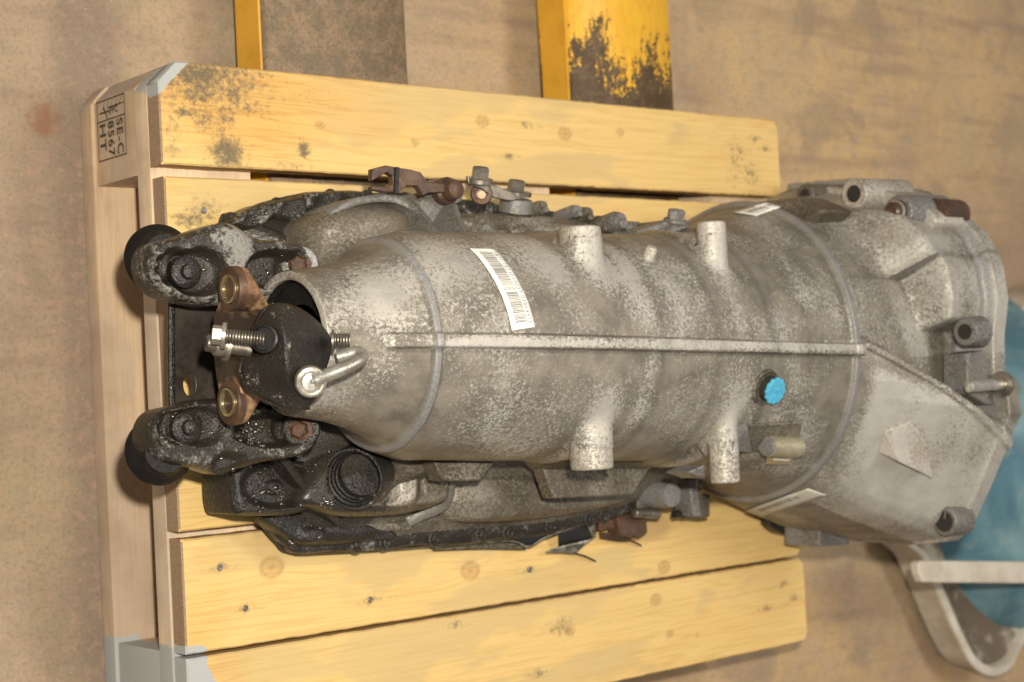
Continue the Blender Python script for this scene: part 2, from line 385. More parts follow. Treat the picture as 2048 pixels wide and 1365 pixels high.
# ------------------------------------------------------------------ floor
xs = np.linspace(-2.5, 5, 61); ys = np.linspace(-3.5, 3.5, 57)
V = [(x, y, 0) for x in xs for y in ys]; F = [(i * 57 + j, (i + 1) * 57 + j, (i + 1) * 57 + j + 1, i * 57 + j + 1) for i in range(60) for j in range(56)]
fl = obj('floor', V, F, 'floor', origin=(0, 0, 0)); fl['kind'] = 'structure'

# ------------------------------------------------------------------ pallet
PL, PW, PH = .785, .594, .144
pal = thing('pallet', 'small pine wood pallet with grey painted corners standing on the concrete floor', 'pallet', (PL / 2, -PW / 2, 0))
KN = [  # knots in photo pixels, radius in m
    (545, 1135, .014), (942, 1142, .013), (1340, 1268, .006), (640, 251, .006), (1130, 268, .010), (965, 243, .009), (1240, 265, .006), (830, 285, .005), (1395, 1270, .004), (1140, 1262, .007), (470, 1000, .006), (1330, 1135, .010), (1312, 1200, .009)]
NAILS = [(412, 180), (453, 223), (443, 263), (409, 421), (1052, 250), (1018, 313), (1480, 302), (1509, 277), (1531, 298), (441, 1136), (492, 1217), (1061, 1140), (1109, 1260), (1077, 1347), (912, 1249), (742, 1200), (1565, 1168), (1587, 1196), (1532, 1216), (490, 635)]
STN = [  # dark stains: px, py, rx, ry, strength
    (395, 150, 65, 26, .72), (470, 165, 60, 24, .5), (400, 185, 45, 24, .6), (350, 205, 30, 40, .35), (465, 190, 35, 25, .55), (455, 305, 30, 26, .75), (410, 240, 22, 22, .5), (608, 300, 12, 14, .75), (450, 235, 22, 25, .5), (345, 165, 40, 20, .5),
    (530, 190, 50, 30, .28), (410, 425, 40, 26, .42), (380, 440, 30, 14, .6), (1470, 320, 30, 60, .34), (1500, 350, 30, 30, .42), (1125, 1255, 26, 18, .45), (560, 230, 30, 20, .2), (345, 255, 22, 30, .35), (330, 130, 40, 30, .5), (440, 145, 90, 22, .5), (500, 215, 40, 16, .42), (375, 225, 30, 10, .6), (345, 300, 25, 12, .4), (455, 325, 45, 12, .45), (610, 190, 60, 24, .22), (590, 1235, 50, 20, .12), (575, 330, 60, 16, .3), (1310, 255, 30, 40, .12)]
for q in NAILS: STN.append((q[0], q[1], 13, 8, .52)); STN.append((q[0] + 3, q[1] + 1, 44, 3.0, .40))
def w2d(l, z=PH):
    return [tuple(at(q[0], q[1], z)[:2]) + tuple(q[2:]) for q in l]
KNW = [(a_, b_, c_ * .62) for a_, b_, c_ in w2d(KN)]; STW = [(at(a, b, PH)[0], at(a, b, PH)[1], c / 1500., d / 1550., s_) for a, b, c, d, s_ in STN]
def paint_amt(X, Y, Z):
    low = ss(-.486, -.494, Y) * ss(.030, .012, X) + ss(-.505, -.525, Y) * ss(.04, .02, X) * .6
    up = ss(.034, .026, X - Y) * (.42 + .5 * ss(.10, .142, Z))
    dots = .8 * (ss(.006, .003, np.hypot(Y + .022, Z - .075)) + ss(.006, .003, np.hypot(Y + .018, Z - .03))) * (X < .01)
    return np.clip(low + up + dots, 0, 1)
def board(name, x0, x1, y0, y1, z0, z1, mat, parent, nx=40, ny=6, cham=(0, 0), rnd=0, axis='x', ragged=.0, deck=False, seed=0, **kk):
    """board lying along x (or y); cham = 45 degree cut of the (low x, high y) / (low x, low y) corners"""
    X0 = lambda y: x0 + np.maximum(0, (y - (y1 - cham[0]))) * (cham[0] > 0) + np.maximum(0, ((y0 + cham[1]) - y)) * (cham[1] > 0)
    def X1(y):
        d = np.minimum(y - y0, y1 - y); return x1 - (rnd - np.sqrt(np.maximum(rnd ** 2 - np.maximum(rnd - d, 0) ** 2, 0)) if rnd else 0)
    bvl = .0014
    yy = np.concatenate([[y0, y0 + bvl], np.linspace(y0, y1, ny + 2)[1:-1], [y1 - bvl, y1]]); m = len(yy)
    yedge = np.array([1] + [0] * (m - 2) + [1])
    tt = np.concatenate([[0, .0018], np.linspace(0, 1, nx + 1)[1:-1], [1 - .0018, 1]]) if nx > 3 else np.linspace(0, 1, nx + 1)
    V = []; F = []
    for i, t in enumerate(tt):
        xe = (i == 0 or i == len(tt) - 1)
        yj = yy + yedge * 0
        if ragged:
            yj = yj + ragged * (fbm(t * 60 + seed * 7, yy * 0, seed, 3) - .5) * (np.abs(np.arange(m) - (m - 1) / 2) > (m - 1) / 2 - 1.5)
        xs_ = X0(yy) + t * (X1(yy) - X0(yy))
        drop = np.where(yedge + xe > 0, bvl, 0)
        wav = .0006 * (fbm(xs_ * 12 + seed, yy * 30, seed) - .5)
        for j in range(m): V.append((xs_[j], yj[j], z1 - drop[j] + wav[j]))
        for j in range(m): V.append((xs_[j], yj[j], z0 + drop[j]))
    w_ = 2 * m
    for i in range(len(tt) - 1):
        for j in range(m - 1):
            a = i * w_ + j; F.append((a, a + 1, a + w_ + 1, a + w_)); a += m; F.append((a, a + w_, a + w_ + 1, a + 1))
        for j in (0, m - 1):
            a = i * w_ + j; F.append((a, a + w_, a + w_ + m, a + m))
    for i in (0, len(tt) - 1):
        for j in range(m - 1):
            a = i * w_ + j; F.append((a, a + 1, a + m + 1, a + m))
    V = np.array(V)
    A = {'paint': paint_amt(V[:, 0], V[:, 1], V[:, 2])}
    if deck:
        x, y = V[:, 0], V[:, 1]; g = y + .006 * (fbm(x * 3, y * 4, seed + 50) - .5) + .02 * (fbm(x * 1.2, y * 0, seed + 9, 2) - .5)
        kn = np.zeros(len(x)); damp = np.zeros(len(x))
        for kx, ky, r in KNW:
            dx = (x - kx) / r; dy = (y - ky) / r; rr = np.sqrt((dx * .75) ** 2 + dy ** 2)
            g = g + np.sign(dy) * r * .75 * np.exp(-rr ** 2 / 5) * np.minimum(1, np.abs(dy))
            kn = np.maximum(kn, ss(1.12, .80, rr) * .34 + .45 * np.exp(-((rr - .98) / .16) ** 2) + .5 * np.exp(-((rr) / .22) ** 2))
        st = np.zeros(len(x))
        for sx, sy, rx, ry, a in STW: st = np.maximum(st, a * np.exp(-((x - sx) / rx) ** 2 - ((y - sy) / ry) ** 2))
        for a_, b_, rx, ry in ((560, 950, .06, .05), (1280, 1050, .05, .02)):  # two browner patches on the deck boards
            q = at(a_, b_, PH); damp = np.maximum(damp, .9 * ss(1.2, .7, np.hypot((x - q[0]) / rx, (y - q[1]) / ry) + .5 * (fbm(x * 40, y * 40, 3) - .5)))
        am = np.clip(ss(.34, .02, x) * ss(-.10, -.05, y) + ss(.10, .02, x) * .7 * ss(-.38, -.42, y) + .8 * (fbm(x * 9, y * 22, seed + 3) - .62) * 2.2, 0, 1)
        A.update(amber=am, grain=g, knot=kn * (V[:, 2] > z1 - .004), stain=st, damp=damp)
    c = np.array([(x0 + x1) / 2, (y0 + y1) / 2, (z0 + z1) / 2])
    if axis == 'y':   # local x must run along the grain: turn the object by 90 degrees
        me_o = obj(name, V, F, mat, parent, attrs=A, origin=c, angle=40, **kk)
        me = me_o.data; co = np.empty(len(me.vertices) * 3); me.vertices.foreach_get('co', co); co = co.reshape(-1, 3)
        n_ = co.copy(); n_[:, 0] = co[:, 1]; n_[:, 1] = -co[:, 0]; me.vertices.foreach_set('co', n_.ravel()); me.update()
        me_o.rotation_euler = (0, 0, math.pi / 2); return me_o
    return obj(name, V, F, mat, parent, attrs=A, origin=c, angle=40, **kk)
CH = .017
decks = []
YB = [(0, -.0881), (-.0975, -.1905), (-.2005, -.2935), (-.3000, -.3948), (-.4015, -.4972), (-.5003, -.5941)]
for i, (a, b) in enumerate(YB):
    decks.append(board('deck_board', .0 + (0, .002, .001, .0, .002, .0015)[i], PL + (0, .002, 0, .003, 0, .002)[i], b, a, PH - .022 - (.0, .001, 0, 0, .001, 0)[i], PH - (.0, .0015, .001, 0, .0012, 0)[i], 'wood_deck', pal, nx=330, ny=34,
                       cham=(CH if i == 0 else 0, CH if i == 5 else 0), rnd=.012, deck=True, ragged=.0010, seed=i * 5 + 2))
SX = [(0, .098), (.335, .45), (.690, PL)]
for i, (a, b) in enumerate(SX):
    board('stringer_board', a, b, -PW, 0, PH - .0445, PH - .0225, 'wood_edge', pal, nx=20, ny=60, cham=(CH, CH) if i == 0 else (0, 0), axis='y', seed=30 + i)
    board('bottom_board', a - (.003 if i == 0 else 0), b, -PW, 0, 0.001, .0215, 'wood_side', pal, nx=20, ny=60, cham=(CH, CH) if i == 0 else (0, 0), axis='y', seed=40 + i)
    for j, (y0, y1) in enumerate(((-.0915, 0), (-PW, -.497))):
        board('block', a + .0005, b, y0, y1, .022, PH - .045, 'wood_side', pal, nx=30, ny=30, cham=((CH, 0), (0, CH))[j] if i == 0 else (0, 0), axis='y', seed=50 + i + 3 * j)
for (px, py) in NAILS:
    p = at(px, py, PH); bd = None
    for d_, (a, b) in zip(decks, YB):
        if b < p[1] < a: bd = d_
    if bd is None: continue
    p[2] = PH - .0016
    lathe('nail', p, (random.uniform(-.15, .15), random.uniform(-.1, .1), 1), [(0, .0026), (.0010, .0028), (.0015, .0022), (.0012, .0007)], 'nail', bd, n=14)

# stamp on the corner block (flat print)
def curve_mesh(cu):
    o = bpy.data.objects.new('tmp', cu); COL.objects.link(o); bpy.context.view_layer.update()
    dg = bpy.context.evaluated_depsgraph_get(); me = bpy.data.meshes.new_from_object(o.evaluated_get(dg))
    bpy.data.objects.remove(o); V = [tuple(v.co) for v in me.vertices]; F = [tuple(p.vertices) for p in me.polygons]; return V, F
def text_vf(s, size, bold=0.):
    cu = bpy.data.curves.new('t', 'FONT'); cu.body = s; cu.size = size; cu.offset = bold; cu.space_character = 1.12; cu.resolution_u = 3; return curve_mesh(cu)
FXp = -.0006
def onface(y, z): return np.array([FXp, y, z])
stamp_parts = []
def stroke(y0, z0, y1, z1, wd=.0011):
    a = np.array([y0, z0]); b = np.array([y1, z1]); d = (b - a) / np.linalg.norm(b - a); n = np.array([-d[1], d[0]]) * wd / 2; a = a - d * wd / 2; b = b + d * wd / 2
    stamp_parts.append(([onface(*q) for q in (a - n, b - n, b + n, a + n)], [(0, 1, 2, 3)]))
q = [atx(x, y, 0) for x, y in ((193, 207), (248, 188), (255, 309), (201, 322))]
Yt = (q[0][1] + q[1][1]) / 2; Yb = (q[2][1] + q[3][1]) / 2; Zl = (q[0][2] + q[3][2]) / 2; Zh = (q[1][2] + q[2][2]) / 2
Hh = Zh - Zl; Wd = Yt - Yb; Yd = Yt - Wd * .34
for a in ((Yt, Zl, Yt, Zh), (Yb, Zl, Yb, Zh), (Yt, Zl, Yb, Zl), (Yt, Zh, Yb, Zh), (Yd, Zl, Yd, Zh)): stroke(*a)
for txt, f in (('SE-C', .70), ('8567', .38), ('HT', .08)):
    V, F = text_vf(txt, Hh * .30, .0003); V = np.array(V); sx = 1.0 * (Wd * .60) / V[:, 0].max() if txt != 'HT' else 1.15
    V = [onface(Yd - Wd * .03 - v[0] * sx, Zl + Hh * f + v[1]) for v in V]; stamp_parts.append((V, F))
V, F = text_vf('IPPC', Hh * .16, .0002); stamp_parts.append(([onface(Yd + Wd * .08, Zl + Hh * .42) + np.array([0, v[1], v[0]]) * 1.0 for v in V], F))
stroke(Yt - Wd * .20, Zl + Hh * .10, Yt - Wd * .20, Zl + Hh * .42, .0014); stroke(Yt - Wd * .14, Zl + Hh * .42, Yt - Wd * .14, Zl + Hh * .95, .001)
for k in range(5):
    zz = Zl + Hh * (.22 + k * .15); stroke(Yt - Wd * .15, zz, Yt - Wd * .04, zz + Hh * .06, .0008)
stroke(Yt - Wd * .12, Zl + Hh * .25, Yd + Wd * .03, Zl + Hh * .36, .0016)
blk = [o for o in COL.objects if o.name == 'block'][0]
V, F = join(*stamp_parts); st_ = obj('stamp', V, F, 'ink_dark', blk, smooth=False, label='black framed stamp reading SE-C 8567 HT')
lc_ = ORG[st_] - ORG[blk]; st_.location = (lc_[1], -lc_[0], lc_[2]); st_.rotation_euler = (0, 0, -math.pi / 2)

# ------------------------------------------------------------------ pallet truck forks (enter the pallet from the far long side)
trk = thing('pallet_truck', 'yellow steel forks of a pallet truck with worn paint, slid under the pallet', 'pallet truck', (.4, .3, 0))
def fork(x0, x1, zt, mat):
    hw = (x1 - x0) / 2; c = (x0 + x1) / 2; prof = [(-hw, zt - .052), (-hw, zt - .006), (-hw + .006, zt), (hw - .006, zt), (hw, zt - .006), (hw, zt - .052), (hw - .004, zt - .052), (hw - .004, zt - .008), (-hw + .004, zt - .008), (-hw + .004, zt - .052)]
    ysn = np.linspace(-.545, .75, 14); V = []; F = []
    for k, y in enumerate(ysn):
        f = 1 - .35 * max(0, (-.47 - y) / .075)
        for a, z in prof: V.append((c + a * f, y, z))
    n = len(prof)
    for i in range(len(ysn) - 1):
        for k in range(n): F.append((i * n + k, i * n + (k + 1) % n, (i + 1) * n + (k + 1) % n, (i + 1) * n + k))
    F += [(0, 1, 8, 9), (1, 2, 3, 8), (3, 4, 7, 8), (4, 5, 6, 7)]
    b = (len(ysn) - 1) * n; F += [tuple(b + i for i in f) for f in ((0, 1, 8, 9), (1, 2, 3, 8), (3, 4, 7, 8), (4, 5, 6, 7))]
    fk = obj('fork', V, F, mat, trk, angle=50)
    # side skirts, yellow enamel
    for s_ in (-1,):
        xx = c + s_ * (hw + .0012); V, F = prism_vf([(xx - .001, -.46, zt - .0475), (xx - .001, .75, zt - .0475), (xx - .001, .75, zt - .0065), (xx - .001, -.46, zt - .0065)], (.002, 0, 0)); obj('side_rail', V, F, 'yellow', fk, smooth=False)
    return fk
fork(.146, .312, .080, 'fork_a'); fork(.530, .688, .080, 'fork_b')
for rx_ in (.20, .58): lathe('roller', (rx_, -.40, .037), (1, 0, 0), [(0, .035), (.05, .035)], 'rubber', trk)

# ------------------------------------------------------------------ gearbox: main casing surface
RX = [.018, .03, .05, .07, .088, .096, .104, .112, .13, .20, .25, .33, .345, .40, .412, .47, .482, .52, .56, .588, .60, .80]
RR = [.056, .0575, .061, .0665, .0745, .080, .0835, .0885, .0935, .0965, .098, .0995, .1025, .1045, .1075, .1115, .117, .1235, .137, .147, .150, .149]
def yc(x): return -.2465 - .032 * np.asarray(x)
TOPX = [.018, .1, .2, .3, .45, .6, .8]; TOPZ = [.354, .376, .384, .388, .391, .385, .384]
def Rb(x): return np.interp(x, RX, RR)
def zc(x): return np.interp(x, TOPX, TOPZ) - Rb(x)
OUT = np.array([(-.075, .16), (-.081, .25), (-.105, .335), (-.128, .372), (-.155, .402), (-.19, .419), (-.225, .423), (-.262, .416), (-.300, .414), (-.318, .428), (-.342, .430), (-.375, .412), (-.42, .387), (-.462, .362), (-.474, .345), (-.479, .30), (-.477, .16), (-.40, .148), (-.16, .148)])
CO = np.array([yc(.79), .224])
def r_out(th):
    """flange outline radius at angle th (0 = up, + towards +y)"""
    d = OUT - CO; a = np.arctan2(d[:, 0], d[:, 1]); r = np.hypot(*d.T); res = np.zeros_like(np.asarray(th, float))
    P = OUT - CO; n = len(P); dirx = np.sin(th); dirz = np.cos(th); best = np.zeros_like(dirx)
    for i in range(n):
        p = P[i]; e = P[(i + 1) % n] - p
        den = dirx * e[1] - dirz * e[0]; den = np.where(np.abs(den) < 1e-9, 1e-9, den)
        t = (p[0] * e[1] - p[1] * e[0]) / den; s = (p[0] * dirz - p[1] * dirx) / den
        ok = (t > 0) & (s >= -1e-6) & (s <= 1 + 1e-6); best = np.where(ok, np.maximum(best, t), best)
    return np.where(best > 0, best, .2)
def diag_y(x): return -.270 - (x - .6) / .185 * .068      # the web that runs from the bell ring to the stud ear
def case_r(x, th):
    x = np.asarray(x, float); th = np.asarray(th, float)
    R = Rb(x); r = R.copy() * np.ones_like(th); ridge = np.zeros_like(r); groove = np.zeros_like(r)
    y = yc(x) + R * np.sin(th); top = np.cos(th) > 0
    # spine rib on the tube
    hw = .0052; yr = yc(x) - .001 - .004 * ss(.1, .6, x)
    env = ss(.060, .066, x) * ss(.603, .598, x) * top
    rib = ss(hw + .0016, hw - .0012, np.abs(y - yr)) * env; r = r + rib * (.0030 + .0035 * ss(.1, .2, x)); groove = groove + .55 * env * np.exp(-((y - yr + hw + .0025) / .0014) ** 2)
    ridge = ridge - rib
    # cast rings
    for xr, wd, h in ((.1005, .0042, .0040), (.594, .0052, .0050)):
        g = ss(wd, wd * .55, np.abs(x - xr)); r = r + g * h; ridge = np.maximum(ridge, g * .95); groove = groove + .7 * np.exp(-((x - xr - wd * 1.15) / .0018) ** 2)
    for xr in (.338, .406, .476):
        ridge = np.maximum(ridge, .22 * np.exp(-((x - xr) / .004) ** 2)); groove = groove + .30 * np.exp(-((x - xr + .007) / .0045) ** 2)
    r = r + .0030 * np.exp(-((x - .279) / .017) ** 2) * ss(.15, .6, np.abs(th)) + .0025 * np.exp(-((x - .432) / .013) ** 2) * ss(.2, .7, np.abs(th))
    cz0 = zc(x); ct = np.cos(th)
    for xb_, zb_, rb_, kk_ in ((.279, .3500, .0185, .0075), (.432, .3590, .0135, .0055)):
        ax_ = np.abs(x - xb_); zt = zb_ + np.sqrt(np.clip(rb_ ** 2 - ax_ ** 2, 0, None)) - np.clip(ax_ - rb_ * .97, 0, None) * 7
        rn = (zt - cz0) / np.where(ct > .3, ct, 1); rn = np.where(ct > .3, rn, 0)
        h_ = np.clip(.5 + .5 * (rn - r) / kk_, 0, 1); un = rn * h_ + r * (1 - h_) + kk_ * h_ * (1 - h_)
        lim = .097 if xb_ < .3 else .108
        r = r + np.maximum(un - r, 0) * ss(lim, lim - .008, np.abs(un * np.sin(th)))
    # slot cast beside the breather on the +x end of the tube
    # bell housing
    ro = r_out(th); xb = np.clip((x - .6) / .185, 0, 1)
    inb = x > .6
    yb = CO[0] + (R + .0) * np.sin(th)
    low = (yb < diag_y(x)) | (np.cos(th) < -.2) & (np.sin(th) < 0)
    lin = R * (1 - xb) + ro * xb
    dome = np.sqrt(np.clip(1 - (1 - xb) ** 2, 0, 1)) * .35 + xb * .65
    side = np.where(th > 0, ss(.72, 1.10, np.abs(th)), ss(.55, 1.15, np.abs(th)))                                     # flanks swell earlier than the crown
    dome = np.where(th > 0, xb ** 1.25, dome); flank = R * (1 - dome) + ro * dome
    # upper half: barrel, then pocket box up to the flange
    split = yc(.7) + .064
    s1 = ss(.674, .704, x + .22 * (yb - split)) ; s2 = ss(.700, .711, x - .10 * (split - yb))
    boxy = np.where(yb > split, s1, s2)
    recess = ss(-.258, -.250, yb)                                   # below this the box gives way to the open corner
    up = R + (ro - .0125 - R) * np.clip(boxy, 0, 1) * recess
    up = up * (1 - side) + np.maximum(flank - .003, up * .0) * side
    lo = lin * (1 - side * .6) + flank * side * .6
    rb = np.where(low, lo, up)
    # diagonal web
    dg = ss(.0055, .003, np.abs(yb - diag_y(x))) * ss(.60, .607, x) * top * (np.abs(th) < 1.2)
    rb = np.maximum(rb, (lin + .004) * dg)
    groove = groove + np.where(inb & (th > -.9) & (np.abs(th) < 1.1), .7 * np.exp(-((yb - diag_y(x) - .007) / .002) ** 2), 0)
    # parting line across the crown
    sp = np.exp(-((yb - split) / .0016) ** 2) * (np.abs(th) < 1.) * (x > .61)
    rb = rb + .0016 * np.exp(-((yb - split - .0016) / .0016) ** 2) * (x > .61) * (np.abs(th) < 1); groove = groove + np.where(inb, .75 * sp, 0)
    # flange strip
    fs = ss(.7740, .7780, x); rb = np.maximum(rb * (1 - fs) + ro * fs, rb)
    ridge = np.where(inb, np.maximum(ridge * (x < .605), 1. * ss(.0050, .0032, np.abs(x - .7725)) * ~low), ridge); groove = np.where(inb, groove + .6 * np.exp(-((x - .7670) / .0016) ** 2) * ~low, groove)
    r = np.where(x > .6, rb, r)
    # wet-looking bulge and hollows, casting waviness
    r = r + .0006 * (fbm(x * 60 + 5, th * 6, 3) - .5) * 2
    return r, np.clip(ridge, 0, 1), np.clip(groove, 0, 1)
def case_pt(x, th, off=0.):
    r, a, b = case_r(x, th); r = r + off
    k = ss(.60, .79, x); cy = yc(x); cz = zc(x) * (1 - k) + CO[1] * k
    y = cy + r * np.sin(th); z = np.maximum(cz + r * np.cos(th), .1465)
    return y, z, a, b
def hit(px, py, off=0.):
    d = ray(px, py); d = d / np.linalg.norm(d); t0, t1 = .6, 2.2
    ts = np.linspace(t0, t1, 1601); P = CP + d * ts[:, None]; x = P[:, 0]
    k = ss(.60, .79, x); cz = zc(x) * (1 - k) + CO[1] * k; dy = P[:, 1] - yc(x); dz = P[:, 2] - cz
    th = np.arctan2(dy, dz); r, _, _ = case_r(x, th); ins = (np.hypot(dy, dz) < r + off) & (x > .02) & (x < .797)
    i = np.argmax(ins)
    return P[i] if ins.any() else at(px, py, .2)
def nrm(px, py):
    a = hit(px - 14, py); b = hit(px + 14, py); c = hit(px, py - 14); d = hit(px, py + 14); n = np.cross(b - a, c - d); n /= np.linalg.norm(n)
    return n if n[2] > 0 else -n

gb = thing('gearbox', 'dirty oil-stained aluminium gearbox with bell housing lying along the wooden pallet', 'gearbox', (.33, -.257, PH))
NX, NTH = 430, 400
gx = np.unique(np.concatenate([np.linspace(.018, .7975, NX), np.linspace(.09, .11, 20), np.linspace(.586, .606, 20), np.linspace(.765, .786, 16)]))
gt = np.linspace(-math.pi, math.pi, NTH + 1)[:-1]; wgt = gt - .6 * np.sin(gt); gt = np.sort(wgt)   # finer on top
XX, TT = np.meshgrid(gx, gt, indexing='ij'); Y, Z, RG, GR = case_pt(XX, TT)
V = np.stack([XX, Y, Z], -1).reshape(-1, 3); n = NTH; m = len(gx)
F = [(i * n + k, i * n + (k + 1) % n, (i + 1) * n + (k + 1) % n, (i + 1) * n + k) for i in range(m - 1) for k in range(n)]
# flange face, far side
b0 = len(V); V = np.vstack([V, [(.7985, CO[0], CO[1])]]); F += [((m - 1) * n + k, (m - 1) * n + (k + 1) % n, b0) for k in range(n)]
dirt = .35 + .9 * (fbm(XX * 9, TT * 1.6, 21) - .5) * 1.6
clean = np.exp(-((XX - .15) / .045) ** 2 - ((TT - .75) / .45) ** 2) * 1.2 + np.exp(-((XX - .06) / .03) ** 2 - ((TT - .5) / .5) ** 2) * .7 \
    + np.exp(-((XX - .23) / .02) ** 2 - ((TT - .7) / .3) ** 2) * .7 + np.exp(-((XX - .30) / .02) ** 2 - ((TT - .45) / .3) ** 2) * .6 \
    + 1.1 * ss(.61, .63, XX) * ss(diag_y(XX) - .005, diag_y(XX) - .02, Y) * (TT > -1.2) + .7 * ss(.66, .70, XX) * (Y > -.28) + .9 * np.exp(-((XX - .279) / .016) ** 2) * ss(.25, .6, np.abs(TT)) + .7 * np.exp(-((XX - .432) / .013) ** 2) * ss(.3, .7, np.abs(TT))
clean = clean + 1.5 * np.exp(-((Y - (yc(XX) - .003)) / .005) ** 2) * ss(.07, .12, XX) * (np.abs(TT) < .3) * (XX < .6)
near = np.zeros_like(dirt)
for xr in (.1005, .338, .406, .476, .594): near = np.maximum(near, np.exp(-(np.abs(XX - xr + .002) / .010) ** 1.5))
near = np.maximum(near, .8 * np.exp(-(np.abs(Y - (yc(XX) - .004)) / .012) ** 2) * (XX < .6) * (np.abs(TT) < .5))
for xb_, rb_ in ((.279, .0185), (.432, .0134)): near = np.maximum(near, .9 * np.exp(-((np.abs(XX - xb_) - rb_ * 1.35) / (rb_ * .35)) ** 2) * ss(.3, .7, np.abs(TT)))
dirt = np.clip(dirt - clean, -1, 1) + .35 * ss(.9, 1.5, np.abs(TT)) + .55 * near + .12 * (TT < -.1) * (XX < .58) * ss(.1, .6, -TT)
A = dict(dirt=np.append(dirt.ravel(), .5), ridge=np.append(RG.ravel(), 0), groove=np.append(GR.ravel(), 0))
case = obj('casing', V, F, 'cast', gb, attrs=A, angle=50)

# tail bore, seal, shaft
yc0, zc0 = float(yc(.02)), float(zc(.02))
lathe('tail_rim', (.0185, yc0, zc0), (1, 0, 0), [(.001, .0562), (-.0012, .0555), (-.0020, .0540), (-.0020, .0505), (-.0008, .0490), (.006, .0485)], 'boss', gb, 72, cap=False)
lathe('tail_bore', (.0235, yc0, zc0), (1, 0, 0), [(-.003, .0486), (.012, .0478), (.013, .020)], 'oily', gb, 64, cap=False)
lathe('oil_seal', (.030, yc0, zc0), (1, 0, 0), [(0, .0495), (-.003, .049), (-.004, .043), (0, .030)], 'rubber', gb, 48)
lathe('output_shaft', (-.022, yc0, zc0 - .004), (1, 0, 0), [(0, .016), (.02, .026), (.035, .027), (.05, .024), (.06, .024)], 'rust_dark', gb, 32)

# bosses cast through the tube
def crossboss(x, z, r, y0, y1, mat='boss', n=40, web=True):
    V, F = lathe_vf((x, y0, z), (0, 1, 0), [(0, r * .90), (.0012, r * .98), (.004, r), (y1 - y0 - .004, r), (y1 - y0 - .0012, r * .98), (y1 - y0, r * .90)], n)
    V = np.array(V); k = ss(.16, .02, np.abs(V[:, 1] - yc(x)))
    V[:, 0] += (V[:, 0] - x) * .0 * k; return obj('boss', V, F, mat, gb)
crossboss(.279, .3494, .0183, -.362, -.157)
crossboss(.432, .3588, .0133, -.385, -.150)
p = hit(1302, 522); lathe('peg', p - np.array([0, .012, .012]), (0, .9, .55), [(0, .007), (.020, .0055), (.026, .0052), (.028, .004)], 'boss', gb, 20)
# lower lugs of the casing
def lug(name, px, z, depth, mat, bw=.0015): return prism(name, px, z, depth, mat, gb, bw)
lug('mounting_lug', [(1086, 936), (1305, 930), (1266, 990), (1108, 998)], .262, .016, 'cast_low')
lug('mounting_lug', [(868, 922), (990, 924), (962, 962), (885, 963)], .270, .020, 'cast_low')
V, F = join(prism_vf([at(1078, 925, .285), at(1310, 925, .285), at(1300, 938, .262), at(1092, 940, .262)], (0, 0, -.02))); obj('lug_web', V, F, 'cast_low', gb, smooth=False)

# ------------------------------------------------------------------ lower casing + sump
PANZ = .172
pan_px = [(452, 452), (478, 428), (520, 410), (560, 398), (620, 386), (700, 384), (800, 388), (930, 402), (1060, 418), (1190, 440), (1290, 455), (1400, 480), (1420, 700), (1415, 960), (1300, 1008), (1180, 1048), (1050, 1074), (900, 1088), (740, 1099), (600, 1106), (562, 1082), (528, 1040), (500, 990), (470, 900), (455, 700)]
PO = np.array([at(a, b, PANZ)[:2] for a, b in crom(pan_px, 8, True)]); pcn = np.array([.28, -.262])
def ring(off, z, f=1.):
    d = PO - pcn; L = np.linalg.norm(d, axis=1)[:, None]; q = pcn + d * (1 + off / L) * f; return np.column_stack([q, np.full(len(q), z)])
def ringloft(name, rings, mat, parent, cap=True, **k):
    n = len(rings[0]); V = np.vstack(rings); F = []
    for i in range(len(rings) - 1):
        for j in range(n): F.append((i * n + j, i * n + (j + 1) % n, (i + 1) * n + (j + 1) % n, (i + 1) * n + j))
    if cap: F.append(tuple(range(n))); F.append(tuple((len(rings) - 1) * n + j for j in range(n)))
    return obj(name, V, F, mat, parent, **k)
def shrink(off, z, amp=0., seed=1):
    r = ring(off, z); sc = (r[:, 1] - (-.262)); lim = np.interp(r[:, 0], [-.02, .1, .2, .35, .5, .62], [.05, .075, .085, .09, .10, .12])
    r[:, 1] = -.262 + np.sign(sc) * np.minimum(np.abs(sc), lim + .04)
    return r
# scalloped bolting flange of the casing
ang = np.arange(len(PO)); scal = .0022 * np.abs(np.sin(ang * .36))
def scring(off, z):
    d = PO - pcn; L = np.linalg.norm(d, axis=1)[:, None]; q = pcn + d * (1 + (off + scal[:, None]) / L); return np.column_stack([q, np.full(len(q), z)])
pan = ringloft('oil_pan', [ring(-.020, .1452), ring(-.010, .1455), ring(-.008, .154), ring(-.002, .1575), ring(.0, .159), ring(-.001, .1605)], 'gasket', gb)
ringloft('gasket', [ring(.0005, .1607), ring(.0012, .1612), ring(.0012, .1632), ring(.0, .1636)], 'gasket', gb)
ringloft('bolting_flange', [scring(-.003, .1638), scring(-.001, .1650), scring(-.001, .1735), scring(-.003, .1755), ring(-.014, .1765)], 'oilybr', gb, angle=45)
lowc = ringloft('lower_casing', [ring(-.0125, .170), ring(-.013, .1775), ring(-.022, .184), ring(-.036, .192), ring(-.055, .205), ring(-.075, .225), ring(-.095, .25)], 'cast_low', gb, angle=45)
